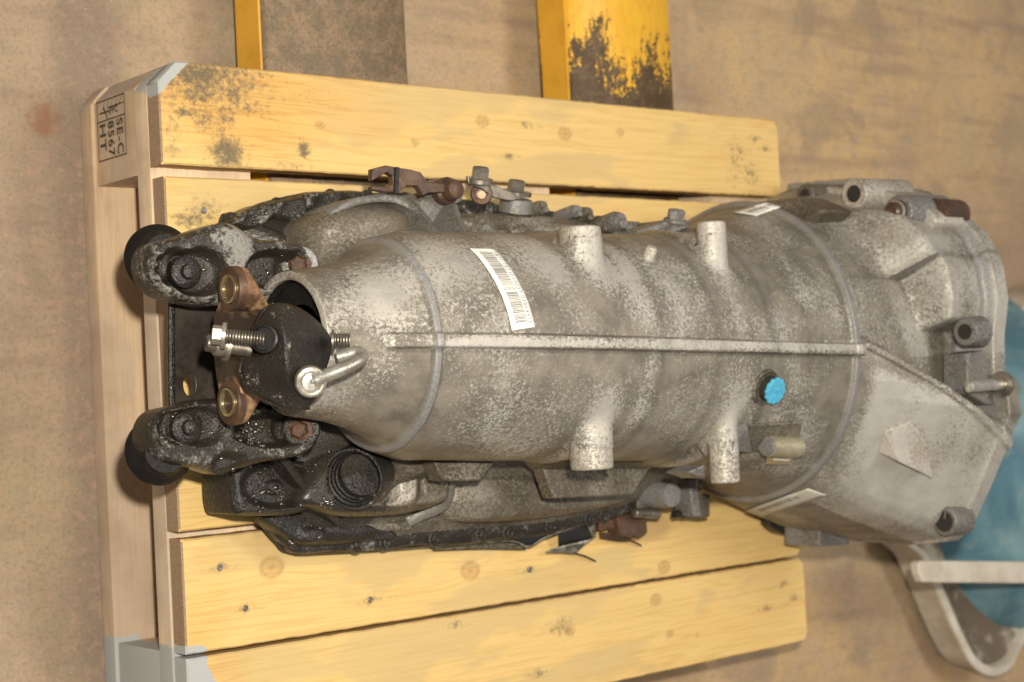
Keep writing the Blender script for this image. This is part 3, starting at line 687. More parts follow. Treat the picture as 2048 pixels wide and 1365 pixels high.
# sump bolts (each its own part)
L = np.cumsum(np.r_[0, np.linalg.norm(np.diff(PO, axis=0), axis=1)]); tot = L[-1]
for s_ in np.cumsum(np.random.default_rng(5).uniform(.026, .060, 60)):
    i = np.searchsorted(L, s_); q = PO[min(i, len(PO) - 1)]; d = pcn - q; q = q + d / np.linalg.norm(d) * .0065
    if s_ > tot or q[0] > .56 or q[0] < .13 and q[1] < -.3: continue
    lathe('sump_bolt', (q[0], q[1], .1755), (0, 0, 1), [(0, .0075), (.0012, .0072), (.002, .0046), (.0040, .0042), (.0044, .0030), (.0038, .0020), (.003, .0018)], 'oilybr' if q[0] < .46 else 'cast_low', gb, 14)

def domef(cx, cy, rx, ry, a): return (cx, cy, rx, ry, a, .45)
# +y flank: rounded swell of the casing and the two cast fins
relief('casing_swell', [(620, 470), (640, 432), (700, 408), (770, 405), (830, 425), (880, 462), (900, 520), (760, 560), (640, 540)], .235, .06, lambda a, b: bumps(a, b, [(740, 470, 100, 55, .018, .6)]), 'cast_mid', gb, edge=.012)
def fin(name, px, wd, dep, mat):
    P = crom([at(a, b, z) for a, b, z in px], 8); V = []; F = []
    for i, p in enumerate(P):
        t = P[min(i + 1, len(P) - 1)] - P[max(i - 1, 0)]; t[2] = 0; t /= np.linalg.norm(t); nn = np.array([-t[1], t[0], 0]); w_ = wd[0] + (wd[1] - wd[0]) * i / (len(P) - 1)
        V += [p + nn * w_ * .45, p + nn * w_ * .2 + (0, 0, .0014), p - nn * w_ * .2 + (0, 0, .0014), p - nn * w_ * .45, p - nn * w_ * .55 - (0, 0, dep), p + nn * w_ * .55 - (0, 0, dep)]
    for i in range(len(P) - 1):
        for k in range(6): F.append((i * 6 + k, i * 6 + (k + 1) % 6, (i + 1) * 6 + (k + 1) % 6, (i + 1) * 6 + k))
    F += [tuple(range(6)), tuple((len(P) - 1) * 6 + k for k in range(6))]
    return obj(name, V, F, mat, gb, angle=50)
fin('cast_rib', [(640, 470, .23), (665, 428, .235), (720, 402, .24), (790, 398, .245), (840, 425, .26), (870, 455, .285), (895, 482, .315)], (.006, .009), .06, 'grey')
fin('cast_rib', [(842, 398, .235), (880, 396, .24), (905, 408, .25), (918, 435, .27), (935, 470, .30), (945, 486, .315)], (.012, .012), .06, 'grey')
relief('casting_web', [(835, 400), (880, 392), (908, 402), (920, 430), (932, 470), (915, 480), (880, 460), (850, 430)], .245, .06, lambda a, b: .0, 'grey', gb, edge=.004, rings=8)
# +y flank clutter between the tube and the sump flange
relief('side_gallery', [(930, 430), (1060, 428), (1180, 440), (1290, 462), (1400, 470), (1400, 500), (1200, 500), (1000, 495), (945, 480)], .232, .05, lambda a, b: bumps(a, b, [(1120, 460, 26, 14, .008, .5), (1000, 468, 16, 12, .007, .5), (1040, 465, 14, 12, .006, .5), (1230, 470, 14, 14, .008, .3), (1270, 474, 12, 14, .010, .3)]), 'cast_low', gb, edge=.010)
for i, (a, b, r) in enumerate(((1017, 452, .006), (975, 470, .0065), (1090, 420, .005), (1158, 428, .005), (1212, 455, .0075), (1245, 448, .008), (1180, 434, .006), (1270, 462, .006), (1300, 468, .007), (1052, 470, .006))):
    q = at(a, b, .225 + .01 * (i % 3)); V, F = join(lathe_vf(q - (0, 0, .03), (0, .15, 1), [(0, r * 1.3), (.022, r * 1.25), (.027, r), (.030, r * .8)], 18), lathe_vf(q, (0, .15, 1), [(-.004, r * .7), (.002, r * .7), (.003, r * .5)], 6)); obj('gallery_bolt', V, F, 'grey' if i % 2 else 'cast_low', gb)
fin('cast_rib', [(1275, 470, .26), (1320, 455, .265), (1345, 446, .27), (1375, 458, .265), (1395, 480, .26)], (.008, .008), .05, 'grey')
hexbolt('casing_bolt', at(1350, 446, .272), (0, 1, .3), .0085, .013, 'grey', gb)
lathe('bolt_boss', at(1350, 470, .262), (0, 1, .3), [(0, .016), (.010, .013), (.012, .011)], 'grey', gb, 24)

# ------------------------------------------------------------------ -y flank
relief('side_box', [(470, 935), (500, 925), (600, 922), (650, 940), (640, 1000), (600, 1028), (500, 1032), (472, 1018)], .215, .05,
       lambda a, b: bumps(a, b, [(556, 972, 68, 42, -.009, .22), (556, 975, 15, 13, .006, .3), (556, 975, 5, 5, -.003, .3)]), 'oily', gb, edge=.007, rings=44)
relief('pump_housing', [(640, 930), (700, 895), (790, 905), (850, 915), (905, 935), (900, 985), (885, 1012), (800, 1030), (700, 1034), (640, 1020), (600, 1000)], .225, .06,
       lambda a, b: bumps(a, b, [(712, 955, 46, 52, -.022, .2), (812, 970, 22, 60, .007, .4), (860, 965, 22, 50, .002, .3)]), 'cast_low', gb, edge=.010, rings=40)
q = at(712, 955, .236)
dax = np.array([-.80, -.10, .60])
lathe('round_opening', q, dax, [(-.02, .0275), (.006, .0265), (.0085, .0255), (.0085, .0238), (.004, .0230), (.003, .0215), (-.001, .0213), (-.002, .0200), (-.006, .0198), (-.007, .0185), (-.016, .018), (-.018, .003)], 'black', gb, 48, cap=False)
relief('housing_band', [(796, 922), (836, 922), (838, 985), (826, 1008), (788, 1012), (800, 985)], .236, .03, lambda a, b: 0., 'boss', gb, edge=.004, rings=10)
relief('housing_band', [(842, 922), (903, 928), (900, 985), (886, 1006), (834, 1010), (846, 985)], .231, .03, lambda a, b: 0., 'cast_mid', gb, edge=.004, rings=10)
for P_ in ([(470, 440), (500, 418), (540, 404), (556, 420), (530, 450), (490, 460)], [(552, 405), (590, 394), (612, 392), (620, 420), (600, 440), (560, 436)], [(612, 388), (650, 382), (700, 382), (712, 404), (660, 420), (618, 420)]):
    relief('flange_lobe', P_, .188 + .006 * (P_[0][0] > 500), .03, lambda a, b: .0015 * math.sin(a * .11 + b * .07), 'oilybr', gb, edge=.005, rings=16, smoothn=3)
relief('sump_corner', [(530, 1035), (600, 1022), (680, 1030), (760, 1050), (800, 1075), (700, 1088), (610, 1092), (575, 1075)], .186, .02, lambda a, b: bumps(a, b, [(625, 1072, 22, 16, .004, .4), (700, 1060, 50, 16, .004, .5)]), 'oily', gb, edge=.006)
fin('cast_rib', [(905, 930, .24), (904, 985, .225), (890, 1012, .215), (850, 1030, .20), (815, 1045, .19)], (.007, .010), .04, 'grey')
fin('cast_rib', [(560, 905, .23), (600, 960, .222), (650, 1015, .21), (700, 1050, .19), (820, 1052, .185)], (.008, .009), .04, 'cast_low')
relief('flank_swell', [(905, 960), (1000, 950), (1200, 955), (1290, 960), (1270, 1000), (1150, 1030), (1000, 1045), (905, 1035)], .205, .035, lambda a, b: bumps(a, b, [(1080, 990, 150, 34, .008, .6)]), 'cast_mid', gb, edge=.012)
lathe('standoff', at(1325, 990, .20), (0, 0, 1), [(-.04, .014), (.008, .013), (.014, .012), (.0145, .008)], 'grey', gb, 28)
lathe('connector_rod', at(1268, 1026, .185), at(1345, 1030, .185) - at(1268, 1026, .185), [(0, .0035), (.001, .0048), (.034, .0048), (.035, .0035)], 'steel', gb, 18)
lathe('connector_pin', at(1348, 1029, .185), (1, 0, 0), [(0, .0042), (.012, .0042), (.012, .0055), (.034, .0055)], 'black', gb, 16)
prism('clamp_plate', [(1378, 960), (1396, 958), (1402, 1034), (1388, 1034)], .205, .03, 'grey', gb)
prism('clamp_plate', [(1396, 985), (1420, 990), (1420, 1034), (1400, 1036)], .20, .03, 'cast_low', gb)
# rusty bracket + torn heat-shield foil at the sump edge
V, F = prism_vf([at(a, b, .168) for a, b in ((1234, 1030), (1292, 1024), (1296, 1066), (1280, 1078), (1240, 1070))], (0, 0, -.018)); bevel(obj('bracket', V, F, 'rust_dark', gb, smooth=False), .0015)
V, F = prism_vf([at(a, b, .163) for a, b in ((1196, 1034), (1232, 1030), (1232, 1056), (1198, 1062))], (0, 0, -.004)); obj('bracket_tab', V, F, 'rust_red', gb, smooth=False)
def strip(name, top, zs, down, mat, thick=.0008):
    P = crom([at(a, b, z) for (a, b), z in zip(top, zs)], 6); V = []; F = []
    for i, p in enumerate(P):
        j = .0006 * math.sin(i * 2.1); V += [p + (0, j, 0), p + (0, j * .5 + down[1], down[2]) + np.array((down[0], 0, 0))]
    for i in range(len(P) - 1): F.append((2 * i, 2 * i + 1, 2 * i + 3, 2 * i + 2))
    o = obj(name, V, F, mat, gb); md = o.modifiers.new('s', 'SOLIDIFY'); md.thickness = thick; return o
def ribbon(name, A_, B_, za, zb, mat, th=.0009):
    a_ = crom(A_, 4); b_ = crom(B_, 4); n_ = 60
    def rs(P): P = np.array(P); L_ = np.r_[0, np.cumsum(np.linalg.norm(np.diff(P, axis=0), axis=1))]; t = np.linspace(0, L_[-1], n_); return np.c_[np.interp(t, L_, P[:, 0]), np.interp(t, L_, P[:, 1])]
    a_, b_ = rs(a_), rs(b_); V = []; F = []
    for i in range(n_):
        t = i / (n_ - 1); za_ = za[0] * (1 - t) + za[1] * t; zb_ = zb[0] * (1 - t) + zb[1] * t
        for k in range(4):
            f_ = k / 3; p_ = a_[i] * (1 - f_) + b_[i] * f_; V.append(at(p_[0], p_[1], za_ * (1 - f_) + zb_ * f_))
    for i in range(n_ - 1):
        for k in range(3): F.append((i * 4 + k, i * 4 + k + 1, i * 4 + k + 5, i * 4 + k + 4))
    o_ = obj(name, V, F, mat, gb, angle=60); md = o_.modifiers.new('s', 'SOLIDIFY'); md.thickness = th; return o_
LB = [(590, 1112), (680, 1108), (760, 1102), (860, 1093), (960, 1085), (1028, 1082), (1056, 1094), (1090, 1076), (1140, 1057), (1190, 1042)]
ribbon('torn_foil', [(600, 1100), (760, 1092), (900, 1080), (1050, 1064), (1110, 1046), (1190, 1022)], LB, (.163, .172), (.152, .170), 'gasket')
ribbon('foil_edge', [(a, b - 1) for a, b in LB[2:]], [(a, b + 2.5) for a, b in LB[2:]], (.1535, .1725), (.1525, .1715), 'foil')
ribbon('foil_mesh', [(860, 1093), (960, 1085), (1026, 1083), (1052, 1095)], [(866, 1102), (960, 1099), (1020, 1100), (1050, 1100)], (.152, .151), (.149, .148), 'cast_low')
ribbon('torn_foil', [(1118, 1060), (1150, 1052), (1188, 1044)], [(1118, 1094), (1150, 1088), (1188, 1076)], (.160, .170), (.152, .160), 'gasket')
ribbon('torn_foil', [(1180, 1040), (1190, 1052), (1192, 1070)], [(1170, 1048), (1178, 1060), (1184, 1078)], (.176, .160), (.172, .158), 'foil')
ribbon('torn_foil', [(1091, 1104), (1120, 1093), (1160, 1083), (1186, 1077)], [(1092, 1106), (1120, 1106), (1146, 1109), (1150, 1104)], (.152, .160), (.150, .152), 'foil')
tube('foil_spike', [at(1146, 1106, .153), at(1170, 1113, .150), at(1191, 1123, .147)], .0010, 'gasket', gb, n=6, m=2)
ribbon('torn_foil', [(1198, 1064), (1240, 1068), (1262, 1076)], [(1200, 1076), (1236, 1082), (1258, 1082)], (.160, .156), (.154, .152), 'rust_dark')
tube('foil_spike', [at(1250, 1078, .156), at(1266, 1083, .151), at(1282, 1092, .147)], .0012, 'rust_dark', gb, n=6, m=2)

# ------------------------------------------------------------------ shift lever and bracket on the +y side
LZ = .262
lev = prism('shift_lever', [(745, 338), (772, 331), (800, 336), (824, 340), (842, 345), (856, 364), (905, 368), (912, 385), (858, 386), (846, 392), (836, 372), (814, 372), (796, 386), (770, 384), (745, 380), (744, 372), (775, 374), (786, 368), (786, 352), (774, 345), (762, 352), (745, 362)], LZ, .007, 'rust_dark', gb, .0008)
lathe('pivot', at(885, 384, .247), (0, 0, 1), [(0, .012), (.008, .012), (.010, .0095), (.020, .008), (.021, .006)], 'rust_dark', gb, 24)
lathe('pivot_shaft', at(868, 396, .225), (0, .1, 1), [(0, .016), (.020, .013), (.028, .011), (.030, .008)], 'grey', gb, 28)
V, F = prism_vf([at(a, b, LZ + .002) for a, b in ((792, 334), (799, 335), (797, 386), (790, 386))], (0, 0, -.010)); obj('lever_seam', V, F, 'black', lev, smooth=False)
prism('sensor_bracket', [(935, 352), (968, 355), (985, 368), (1012, 380), (1030, 385), (1050, 398), (1020, 402), (990, 396), (972, 384), (966, 378), (938, 368)], .262, .003, 'steel', gb, .0006)
V, F = lathe_vf(at(963, 388, .256), (-.55, -.1, .8), [(0, .0100), (.002, .0098), (.003, .0090), (.002, .0050), (-.001, .0045)], 28); obj('bracket_eye', V, F, 'rust_dark', gb)
lathe('eye_hole', at(963, 390, .2585), (-.55, -.1, .8), [(0, .0036), (.0012, .0036)], 'wood_side', gb, 16)
hexbolt('bracket_bolt', at(959, 366, .262), (-.05, 1, .30), .0078, .014, 'steel', gb, washer=1.5)
lathe('stud_foot', at(1030, 425, .244), (0, 1, .28), [(0, .0155), (.012, .0145), (.013, .012)], 'grey', gb, 28)
hexbolt('bracket_bolt', at(1030, 391, .250), (0, 1, .28), .0080, .014, 'steel', gb, washer=1.85)

# ------------------------------------------------------------------ mounts at the tail
def armh(lst): return lambda a, b: bumps(a, b, lst)
MZ = .275
upper = relief('mount_arm', [(302, 508), (318, 484), (366, 470), (410, 455), (452, 444), (480, 452), (520, 476), (566, 480), (606, 488), (624, 506), (631, 545), (620, 572), (590, 582), (540, 592), (480, 604), (436, 610), (385, 602), (335, 588), (308, 560), (299, 532)], MZ, .030,
       armh([(398, 545, 52, 44, -.013, .22), (350, 535, 34, 34, -.010, .25), (552, 540, 56, 36, -.015, .25), (597, 538, 26, 34, -.004, .3), (367, 541, 26, 26, .006, .18), (470, 520, 34, 60, .003, .5), (320, 530, 8, 8, .004, .4), (322, 552, 9, 9, .004, .4), (330, 508, 9, 8, .004, .4)]), 'arm_top', gb, rings=56, edge=.007, smoothn=7)
lower = relief('mount_arm', [(302, 862), (312, 836), (332, 820), (364, 812), (418, 798), (470, 800), (560, 812), (618, 820), (636, 838), (642, 866), (638, 892), (606, 911), (560, 920), (523, 927), (482, 940), (456, 950), (430, 944), (400, 936), (362, 932), (326, 920), (305, 892)], MZ - .008, .030,
       armh([(400, 852, 50, 36, -.008, .25), (352, 852, 32, 32, -.008, .25), (545, 862, 66, 30, -.014, .25), (592, 858, 26, 30, -.004, .3), (372, 856, 30, 29, .008, .2), (492, 872, 20, 12, -.010, .3), (460, 930, 30, 20, -.008, .5), (322, 842, 9, 9, .004, .4), (326, 880, 10, 10, .004, .4)]), 'oilybr', gb, rings=56, edge=.007, smoothn=7)
for par, (a, b), (a2, b2), z, d_ in ((upper, (372, 545), (600, 530), MZ - .004, (319, 517)), (lower, (374, 856), (602, 858), MZ - .006, (321, 902))):
    lathe('mount_stud', at(a, b, z), (-.12, 0, 1), [(-.006, .0125), (.001, .0120), (.003, .0095), (.0035, .0060), (.009, .0055), (.010, .004)], 'oily', par, 28)
    q = at(a2, b2, MZ - .010); lathe('bolt_washer', q, (-.65, -.05, .75), [(-.004, .0150), (.001, .0145), (.0018, .0125), (.0015, .010)], 'grey' if par is upper else 'oily', par, 32)
    nseg = 12; dd, uu, vv = frame((-.65, -.05, .75)); V = []; F = []
    for t, rr in ((0, .0098), (.003, .0095), (.004, .0070), (.0135, .0066), (.0145, .0050)):
        for k in range(nseg): V.append(q + dd * t + (uu * math.cos(2 * math.pi * k / nseg) + vv * math.sin(2 * math.pi * k / nseg)) * rr * (1 if (k % 2 == 0 or rr > .0075) else .84))
    for i in range(4):
        for k in range(nseg): F.append((i * nseg + k, i * nseg + (k + 1) % nseg, (i + 1) * nseg + (k + 1) % nseg, (i + 1) * nseg + k))
    F.append(tuple(4 * nseg + k for k in range(nseg))); obj('rusty_bolt', V, F, 'rust_red', par, angle=25)
    c = at(*d_, .236); lathe('rubber_mount', c, (-.30, 0, 1), [(-.028, .013), (-.016, .021), (-.008, .0258), (-.003, .0268), (.0, .0262), (.004, .0225), (.009, .0190), (.016, .0165), (.024, .016)], 'rubber', gb, 48)
# plate between the mounts
cu = bpy.data.curves.new('p', 'CURVE'); cu.dimensions = '2D'; cu.fill_mode = 'BOTH'; cu.extrude = .0028; cu.bevel_depth = .0008
def spl(P):
    s_ = cu.splines.new('POLY'); s_.points.add(len(P) - 1); s_.use_cyclic_u = True
    for k, p_ in enumerate(P): s_.points[k].co = (p_[0], p_[1], 0, 1)
PZ = .212
spl([at(a, b, PZ)[:2] for a, b in ((341, 590), (455, 590), (520, 640), (560, 700), (520, 780), (455, 850), (345, 850))])
hc = at(375, 770, PZ)[:2]; spl([(hc[0] + .0062 * math.cos(t), hc[1] + .0100 * math.sin(t)) for t in np.linspace(0, 2 * math.pi, 25)[:-1]])
V, F = curve_mesh(cu); V = np.array(V) + (0, 0, PZ); obj('cross_plate', V, F, 'plate', gb, angle=30)
ed = [at(343, 592, PZ + .002), at(342, 700, PZ + .002), at(344, 848, PZ + .002)]; tube('wet_lip', ed, .0030, 'oily', gb, n=10, m=14)
tube('wet_lip', [at(446, 600, PZ + .004), at(446, 700, PZ + .004), at(446, 800, PZ + .004)], .0022, 'oily', gb, n=8, m=10)

# ------------------------------------------------------------------ output flange: two eyes and hub
EX = -.034; e1 = atx(463, 578, EX); e2 = atx(461, 806, EX); hub = np.array([EX, yc0, (e1[2] + e2[2]) / 2 - .004])
def flange():
    e3 = hub + (0, 0, .050); V = []; F = []
    outl = []
    def arc(c, r, a0, a1, n=10): return [(c[1] + r * math.cos(t), c[2] + r * math.sin(t)) for t in np.linspace(a0, a1, n)]
    outl += arc(e1, .0165, -.6 * math.pi, .55 * math.pi, 14); outl += [(hub[1] + .026, hub[2] + .014)]; outl += arc(e3, .0160, 0, math.pi, 12); outl += [(hub[1] - .026, hub[2] + .014)]
    outl += arc(e2, .0165, .45 * math.pi, 1.6 * math.pi, 14); outl += [(hub[1] - .024, hub[2] - .020), (hub[1], hub[2] - .024), (hub[1] + .024, hub[2] - .020)]
    P = np.array(outl); n = len(P); c = np.array([hub[1], hub[2]])
    for x, s_, th in ((EX, .97, 0), (EX + .0012, 1., 0), (EX + .009, 1., 0), (EX + .016, .86, 0), (EX + .030, .55, 0)):
        for p in P: q = c + (p - c) * s_; V.append((x, q[0], q[1]))
    for i in range(4):
        for k in range(n): F.append((i * n + k, i * n + (k + 1) % n, (i + 1) * n + (k + 1) % n, (i + 1) * n + k))
    F.append(tuple(range(n))[::-1]); F.append(tuple(4 * n + k for k in range(n)))
    return obj('output_flange', V, F, 'flange', gb, angle=40)
ofl = flange()
for e in (e1, e2):
    lathe('eye_rim', e, (-1, 0, 0), [(-.004, .0172), (.001, .0170), (.0022, .0160), (.0022, .0115), (.001, .0110)], 'rust_dark', ofl, 36)
    lathe('bushing', e + (-.0018, 0, 0), (-1, 0, 0), [(-.006, .0112), (.0015, .0110), (.0020, .0100), (.0012, .0084), (-.006, .0072), (-.006, .001)], 'brass', ofl, 32)
lathe('centre_nut', hub + (-.004, .0, .0), (-1, 0, 0), [(0, .009), (.002, .0085), (.003, .007), (.005, .0065)], 'rust_dark', ofl, 12)

# black hood bracket over the flange
HP = {'a': (548, 606, .366), 'b': (528, 620, .362), 'c': (512, 652, .350), 'd': (490, 705, .340), 'e': (478, 742, .338), 'f': (498, 778, .344), 'g': (540, 808, .356), 'h': (580, 818, .364), 'i': (622, 820, .362), 'j': (644, 770, .366), 'k': (666, 698, .362), 'l': (664, 672, .362), 'm': (628, 632, .364), 'n': (585, 606, .366),
      'o': (566, 650, .384), 'p': (572, 690, .388), 'q': (574, 745, .386), 'r': (584, 786, .374), 's': (545, 650, .376), 't': (543, 700, .372), 'u': (530, 755, .366), 'v': (620, 690, .380), 'w': (612, 750, .376)}
HF = ['abso', 'bcs', 'cdts', 'deut', 'efgu', 'ghru', 'uqrx', 'stpo', 'tuqp', 'aon', 'onmv', 'opv', 'pqwv', 'qrw', 'rhi', 'rijw', 'jkvw', 'klv', 'lmv']
keys = list(HP); V = [at(*HP[k]) for k in keys]; F = [tuple(keys.index(c) for c in f if c in HP) for f in HF]
hood = obj('hood_bracket', V, F, 'black', gb, angle=80)
for t, kw in (('SUBSURF', dict(levels=3, render_levels=3)), ('SOLIDIFY', dict(thickness=.0035, offset=-1))):
    md = hood.modifiers.new(t, t)
    for k, v in kw.items(): setattr(md, k, v)
hood.data.set_sharp_from_angle(angle=R_(179))
ebm = hood.data
cr = ebm.attributes.new('crease_edge', 'FLOAT', 'EDGE')
bnd = {}
for pl in ebm.polygons:
    for ek in pl.edge_keys: bnd[ek] = bnd.get(ek, 0) + 1
for i, e in enumerate(ebm.edges): cr.data[i].value = .75 if bnd.get(tuple(sorted(e.vertices)), 0) < 2 else (.55 if {keys[e.vertices[0]], keys[e.vertices[1]]} in ({'o', 'p'}, {'p', 'q'}, {'q', 'r'}, {'a', 'o'}, {'r', 'h'}) else 0)
# side skirt of the hood, dropping to the hub
sk = [HP[k] for k in 'abcdefghi']; V = []; F = []
for a, b, z in sk: p = at(a, b, z) - (0, 0, .001); V += [p, p - (-.004, 0, .012)]
for i in range(len(sk) - 1): F.append((2 * i, 2 * i + 1, 2 * i + 3, 2 * i + 2))
o = obj('hood_skirt', V, F, 'black', hood); md = o.modifiers.new('s', 'SOLIDIFY'); md.thickness = .002
# slotted hole collar, long bolt with hex head, its tail, second bolt behind
q = at(528, 678, .3755)
lathe('slot_rim', q, (-.7, .0, .7), [(-.002, .0105), (.0010, .0100), (.0014, .0085), (-.0012, .0080), (-.0014, .001)], 'rubber', hood, 28)
p0 = at(452, 672, .362); p1 = at(532, 679, .377); dv = p1 - p0; Lb = np.linalg.norm(dv)
V, F = join(thread_vf(p0, dv, .0050, Lb)); obj('threaded_bolt', V, F, 'steel', gb, angle=30)
hexbolt('bolt_head', p0, -dv, .0068, .0098, 'zinc', gb, washer=1.38)
p2 = at(668, 681, .372); p3 = at(706, 681, .380); V, F = join(thread_vf(p2, p3 - p2, .0058, np.linalg.norm(p3 - p2))); obj('bolt_tail', V, F, 'steel', gb, angle=30)
lathe('bolt_nut', at(664, 683, .372), p3 - p2, [(0, .0085), (.0014, .0085), (.0016, .006)], 'steel', gb, 24)
b0_ = at(414, 686, .340); b1_ = at(500, 699, .350); dv = b1_ - b0_
V, F = join(lathe_vf(b0_, dv, [(.0, .0030), (-.001, .0045), (0, .0062), (.004, .0064), (.006, .0085), (.013, .0085), (.013, .0110), (.016, .0112), (.017, .006)], 24)); obj('second_bolt_nut', V, F, 'steel', gb, angle=30)
lathe('second_bolt', b0_ + dv * .12, dv, [(0, .0055), (np.linalg.norm(dv) * .9, .0055)], 'steel', gb, 18)
lathe('bolt_hole', b0_ - dv / np.linalg.norm(dv) * .0011, dv, [(0, .0034), (.0004, .0034)], 'hole', gb, 16)  # flat dark disc, the hole's shade put into its colour
# bent rod with ball eye
rodp = [at(626, 762, .392), at(655, 750, .394), at(690, 736, .395), at(714, 724, .395), at(724, 715, .393), at(718, 706, .389), at(700, 708, .384), at(676, 715, .378)]
tube('bent_rod', rodp, .0050, 'zinc', gb, n=16, m=8)
q = at(620, 762, .385); dax = np.array([-.45, -.15, .9])
lathe('ball_socket', q, dax, [(-.004, .0095), (-.001, .0112), (.005, .0115), (.008, .0105), (.0085, .0092), (.0075, .0085), (.0080, .0078), (.0065, .0060), (.0070, .0015)], 'zinc', gb, 36)
tube('socket_key', [at(622, 764, .3945), at(636, 758, .3955), at(648, 752, .3965)], .0018, 'zinc', gb, n=8, m=4)

# ------------------------------------------------------------------ fittings on the tube and bell
# blue breather cap in a round recess
q = hit(1530, 775); nn = nrm(1540, 775)
relief_c = lathe('cap_recess', q + nn * -.004, nn, [(0, .0175), (.0056, .0165), (.0062, .0155), (.0052, .0140), (.0046, .0125), (.0044, .001)], 'cast_low', gb, 36)
lathe('cap_stem', hit(1534, 776) - nn * .002, nn, [(0, .0120), (.010, .0118), (.011, .010)], 'hole', gb, 36)
V = []; F = []; q = hit(1534, 776) + nn * .0085; d_, u_, v_ = frame(nn); n = 96
for t, rr in ((0, .0114), (.0, .0122), (.0025, .0122), (.0032, .0112), (.0034, .0060), (.0034, .0004)):
    for k in range(n):
        a = 2 * math.pi * k / n; kn = 1 + (.045 * math.cos(12 * a) if rr > .011 else 0); V.append(q + d_ * t + (u_ * math.cos(a) + v_ * math.sin(a)) * rr * kn)
for i in range(5):
    for k in range(n): F.append((i * n + k, i * n + (k + 1) % n, (i + 1) * n + (k + 1) % n, (i + 1) * n + k))
obj('breather_cap', V, F, 'blue', gb, angle=30)
# spring clip on its pad
def patch(name, pxs, off, mat, thick=None):
    V = [hit(a, b) + nrm(a, b) * off for a, b in pxs]; return V
pad = [hit(a, b) for a, b in ((1492, 862), (1500, 845), (1600, 840), (1592, 903), (1490, 898))]
nn = nrm(1545, 880); V, F = prism_vf([p + nn * .004 for p in pad], -nn * .012); bevel(obj('clip_pad', V, F, 'cast_low', gb, smooth=False), .001)
c0 = hit(1526, 880) + nn * .008; c1 = hit(1586, 882) + nn * .008
lathe('spring_clip', c0, c1 - c0, [(0, .0062), (.0004, .0098), (np.linalg.norm(c1 - c0) - .0004, .0098), (np.linalg.norm(c1 - c0), .0062)], 'clip', gb, 36, angle=40)
lathe('clip_band', c0 - (c1 - c0) * .07, c1 - c0, [(0, .004), (.0002, .0090), (.004, .0090), (.0042, .004)], 'grey', gb, 28)
V = [hit(a, b) + nn * o_ for a, b, o_ in ((1524, 900, .010), (1574, 900, .010), (1573, 922, .006), (1526, 920, .006))]; V, F = prism_vf(V, -nn * .0016); bevel(obj('clip_tongue', V, F, 'clip', gb, smooth=False), .0008)
V = [hit(a, b) + nn * o_ for a, b, o_ in ((1535, 901, .0113), (1566, 903, .0113), (1566, 908, .0100), (1535, 906, .0100))]; V, F = prism_vf(V, -nn * .0006); obj('clip_slot', V, F, 'label', gb, smooth=False)
# web triangle beside boss
V, F = prism_vf([hit(1462, 880) + nn * .004, hit(1492, 850) + nn * .004, hit(1500, 900) + nn * .004, hit(1462, 900) + nn * .002], -nn * .01); bevel(obj('boss_web', V, F, 'grey', gb, smooth=False), .001)
V, F = prism_vf([at(1376, 945, .33), at(1410, 930, .34), at(1412, 958, .335)], (0, 0, -.03)); bevel(obj('boss_web', V, F, 'grey', gb, smooth=False), .001)
# wedge boss on the bell
nn = nrm(1800, 900); H5 = [(1780, 852, .004), (1820, 842, .002), (1848, 870, .004), (1849, 939, .016), (1780, 906, .016), (1756, 905, .000), (1768, 862, .000)]
pts = [hit(a, b) + nn * h_ for a, b, h_ in H5] + [hit(a, b) - nn * .012 + np.array([.010, .006, 0]) for a, b, h_ in H5]
bm = bmesh.new(); [bm.verts.new(p_) for p_ in pts]; hull = bmesh.ops.convex_hull(bm, input=bm.verts); bmesh.ops.delete(bm, geom=list(set(hull['geom_interior'] + hull['geom_unused'])), context='VERTS'); bm.verts.index_update()
V = [tuple(v.co) for v in bm.verts]; F = [tuple(v.index for v in f_.verts) for f_ in bm.faces]; bm.free()
bevel(obj('wedge_boss', V, F, 'boss', gb, smooth=False), .0015, 3)
# flange bosses (bores run along the gearbox)
def bore(px, py, x, r, rh, L_, mat='grey', stud=None):
    p = atx(px, py, x); lathe('flange_boss', p, (1, 0, 0), [(-.0012, rh * 1.05), (-.0012, r * .92), (0, r), (L_, r * 1.12)], mat, gb, 36)
    lathe('bore', p, (1, 0, 0), [(-.0016, rh * .2), (-.0016, rh), (-.0008, rh)], 'hole', gb, 24); return p  # flat dark disc on the boss, shade of the bore as colour
bore(1611, 389, .705, .0115, .0060, .07, 'cast_low'); bore(1709, 388, .700, .0160, .0090, .08, 'boss'); bore(1931, 664, .735, .0140, .0080, .024)
p = bore(1797, 424, .705, .0170, .012, .07); lathe('stud', p + (-.013, 0, 0), (1, 0, 0), [(0, .007), (.002, .0095), (.016, .0100)], 'rust_dark', gb, 24); lathe('stud_ring', p + (-.006, 0, 0), (1, 0, 0), [(0, .0100), (.0006, .0112), (.003, .0112), (.0036, .0100)], 'zinc', gb, 24)
p = bore(1889, 1043, .752, .0150, .0108, .03); lathe('bore_pin', p + (-.0022, .003, .002), (0, 1, .2), [(0, .0009), (.008, .0009)], 'steel', gb, 8)
lathe('dowel', atx(1866, 427, .745), (1, 0, 0), [(0, .0155), (.040, .0155), (.044, .0148), (.046, .012)], 'rust_dark', gb, 32)
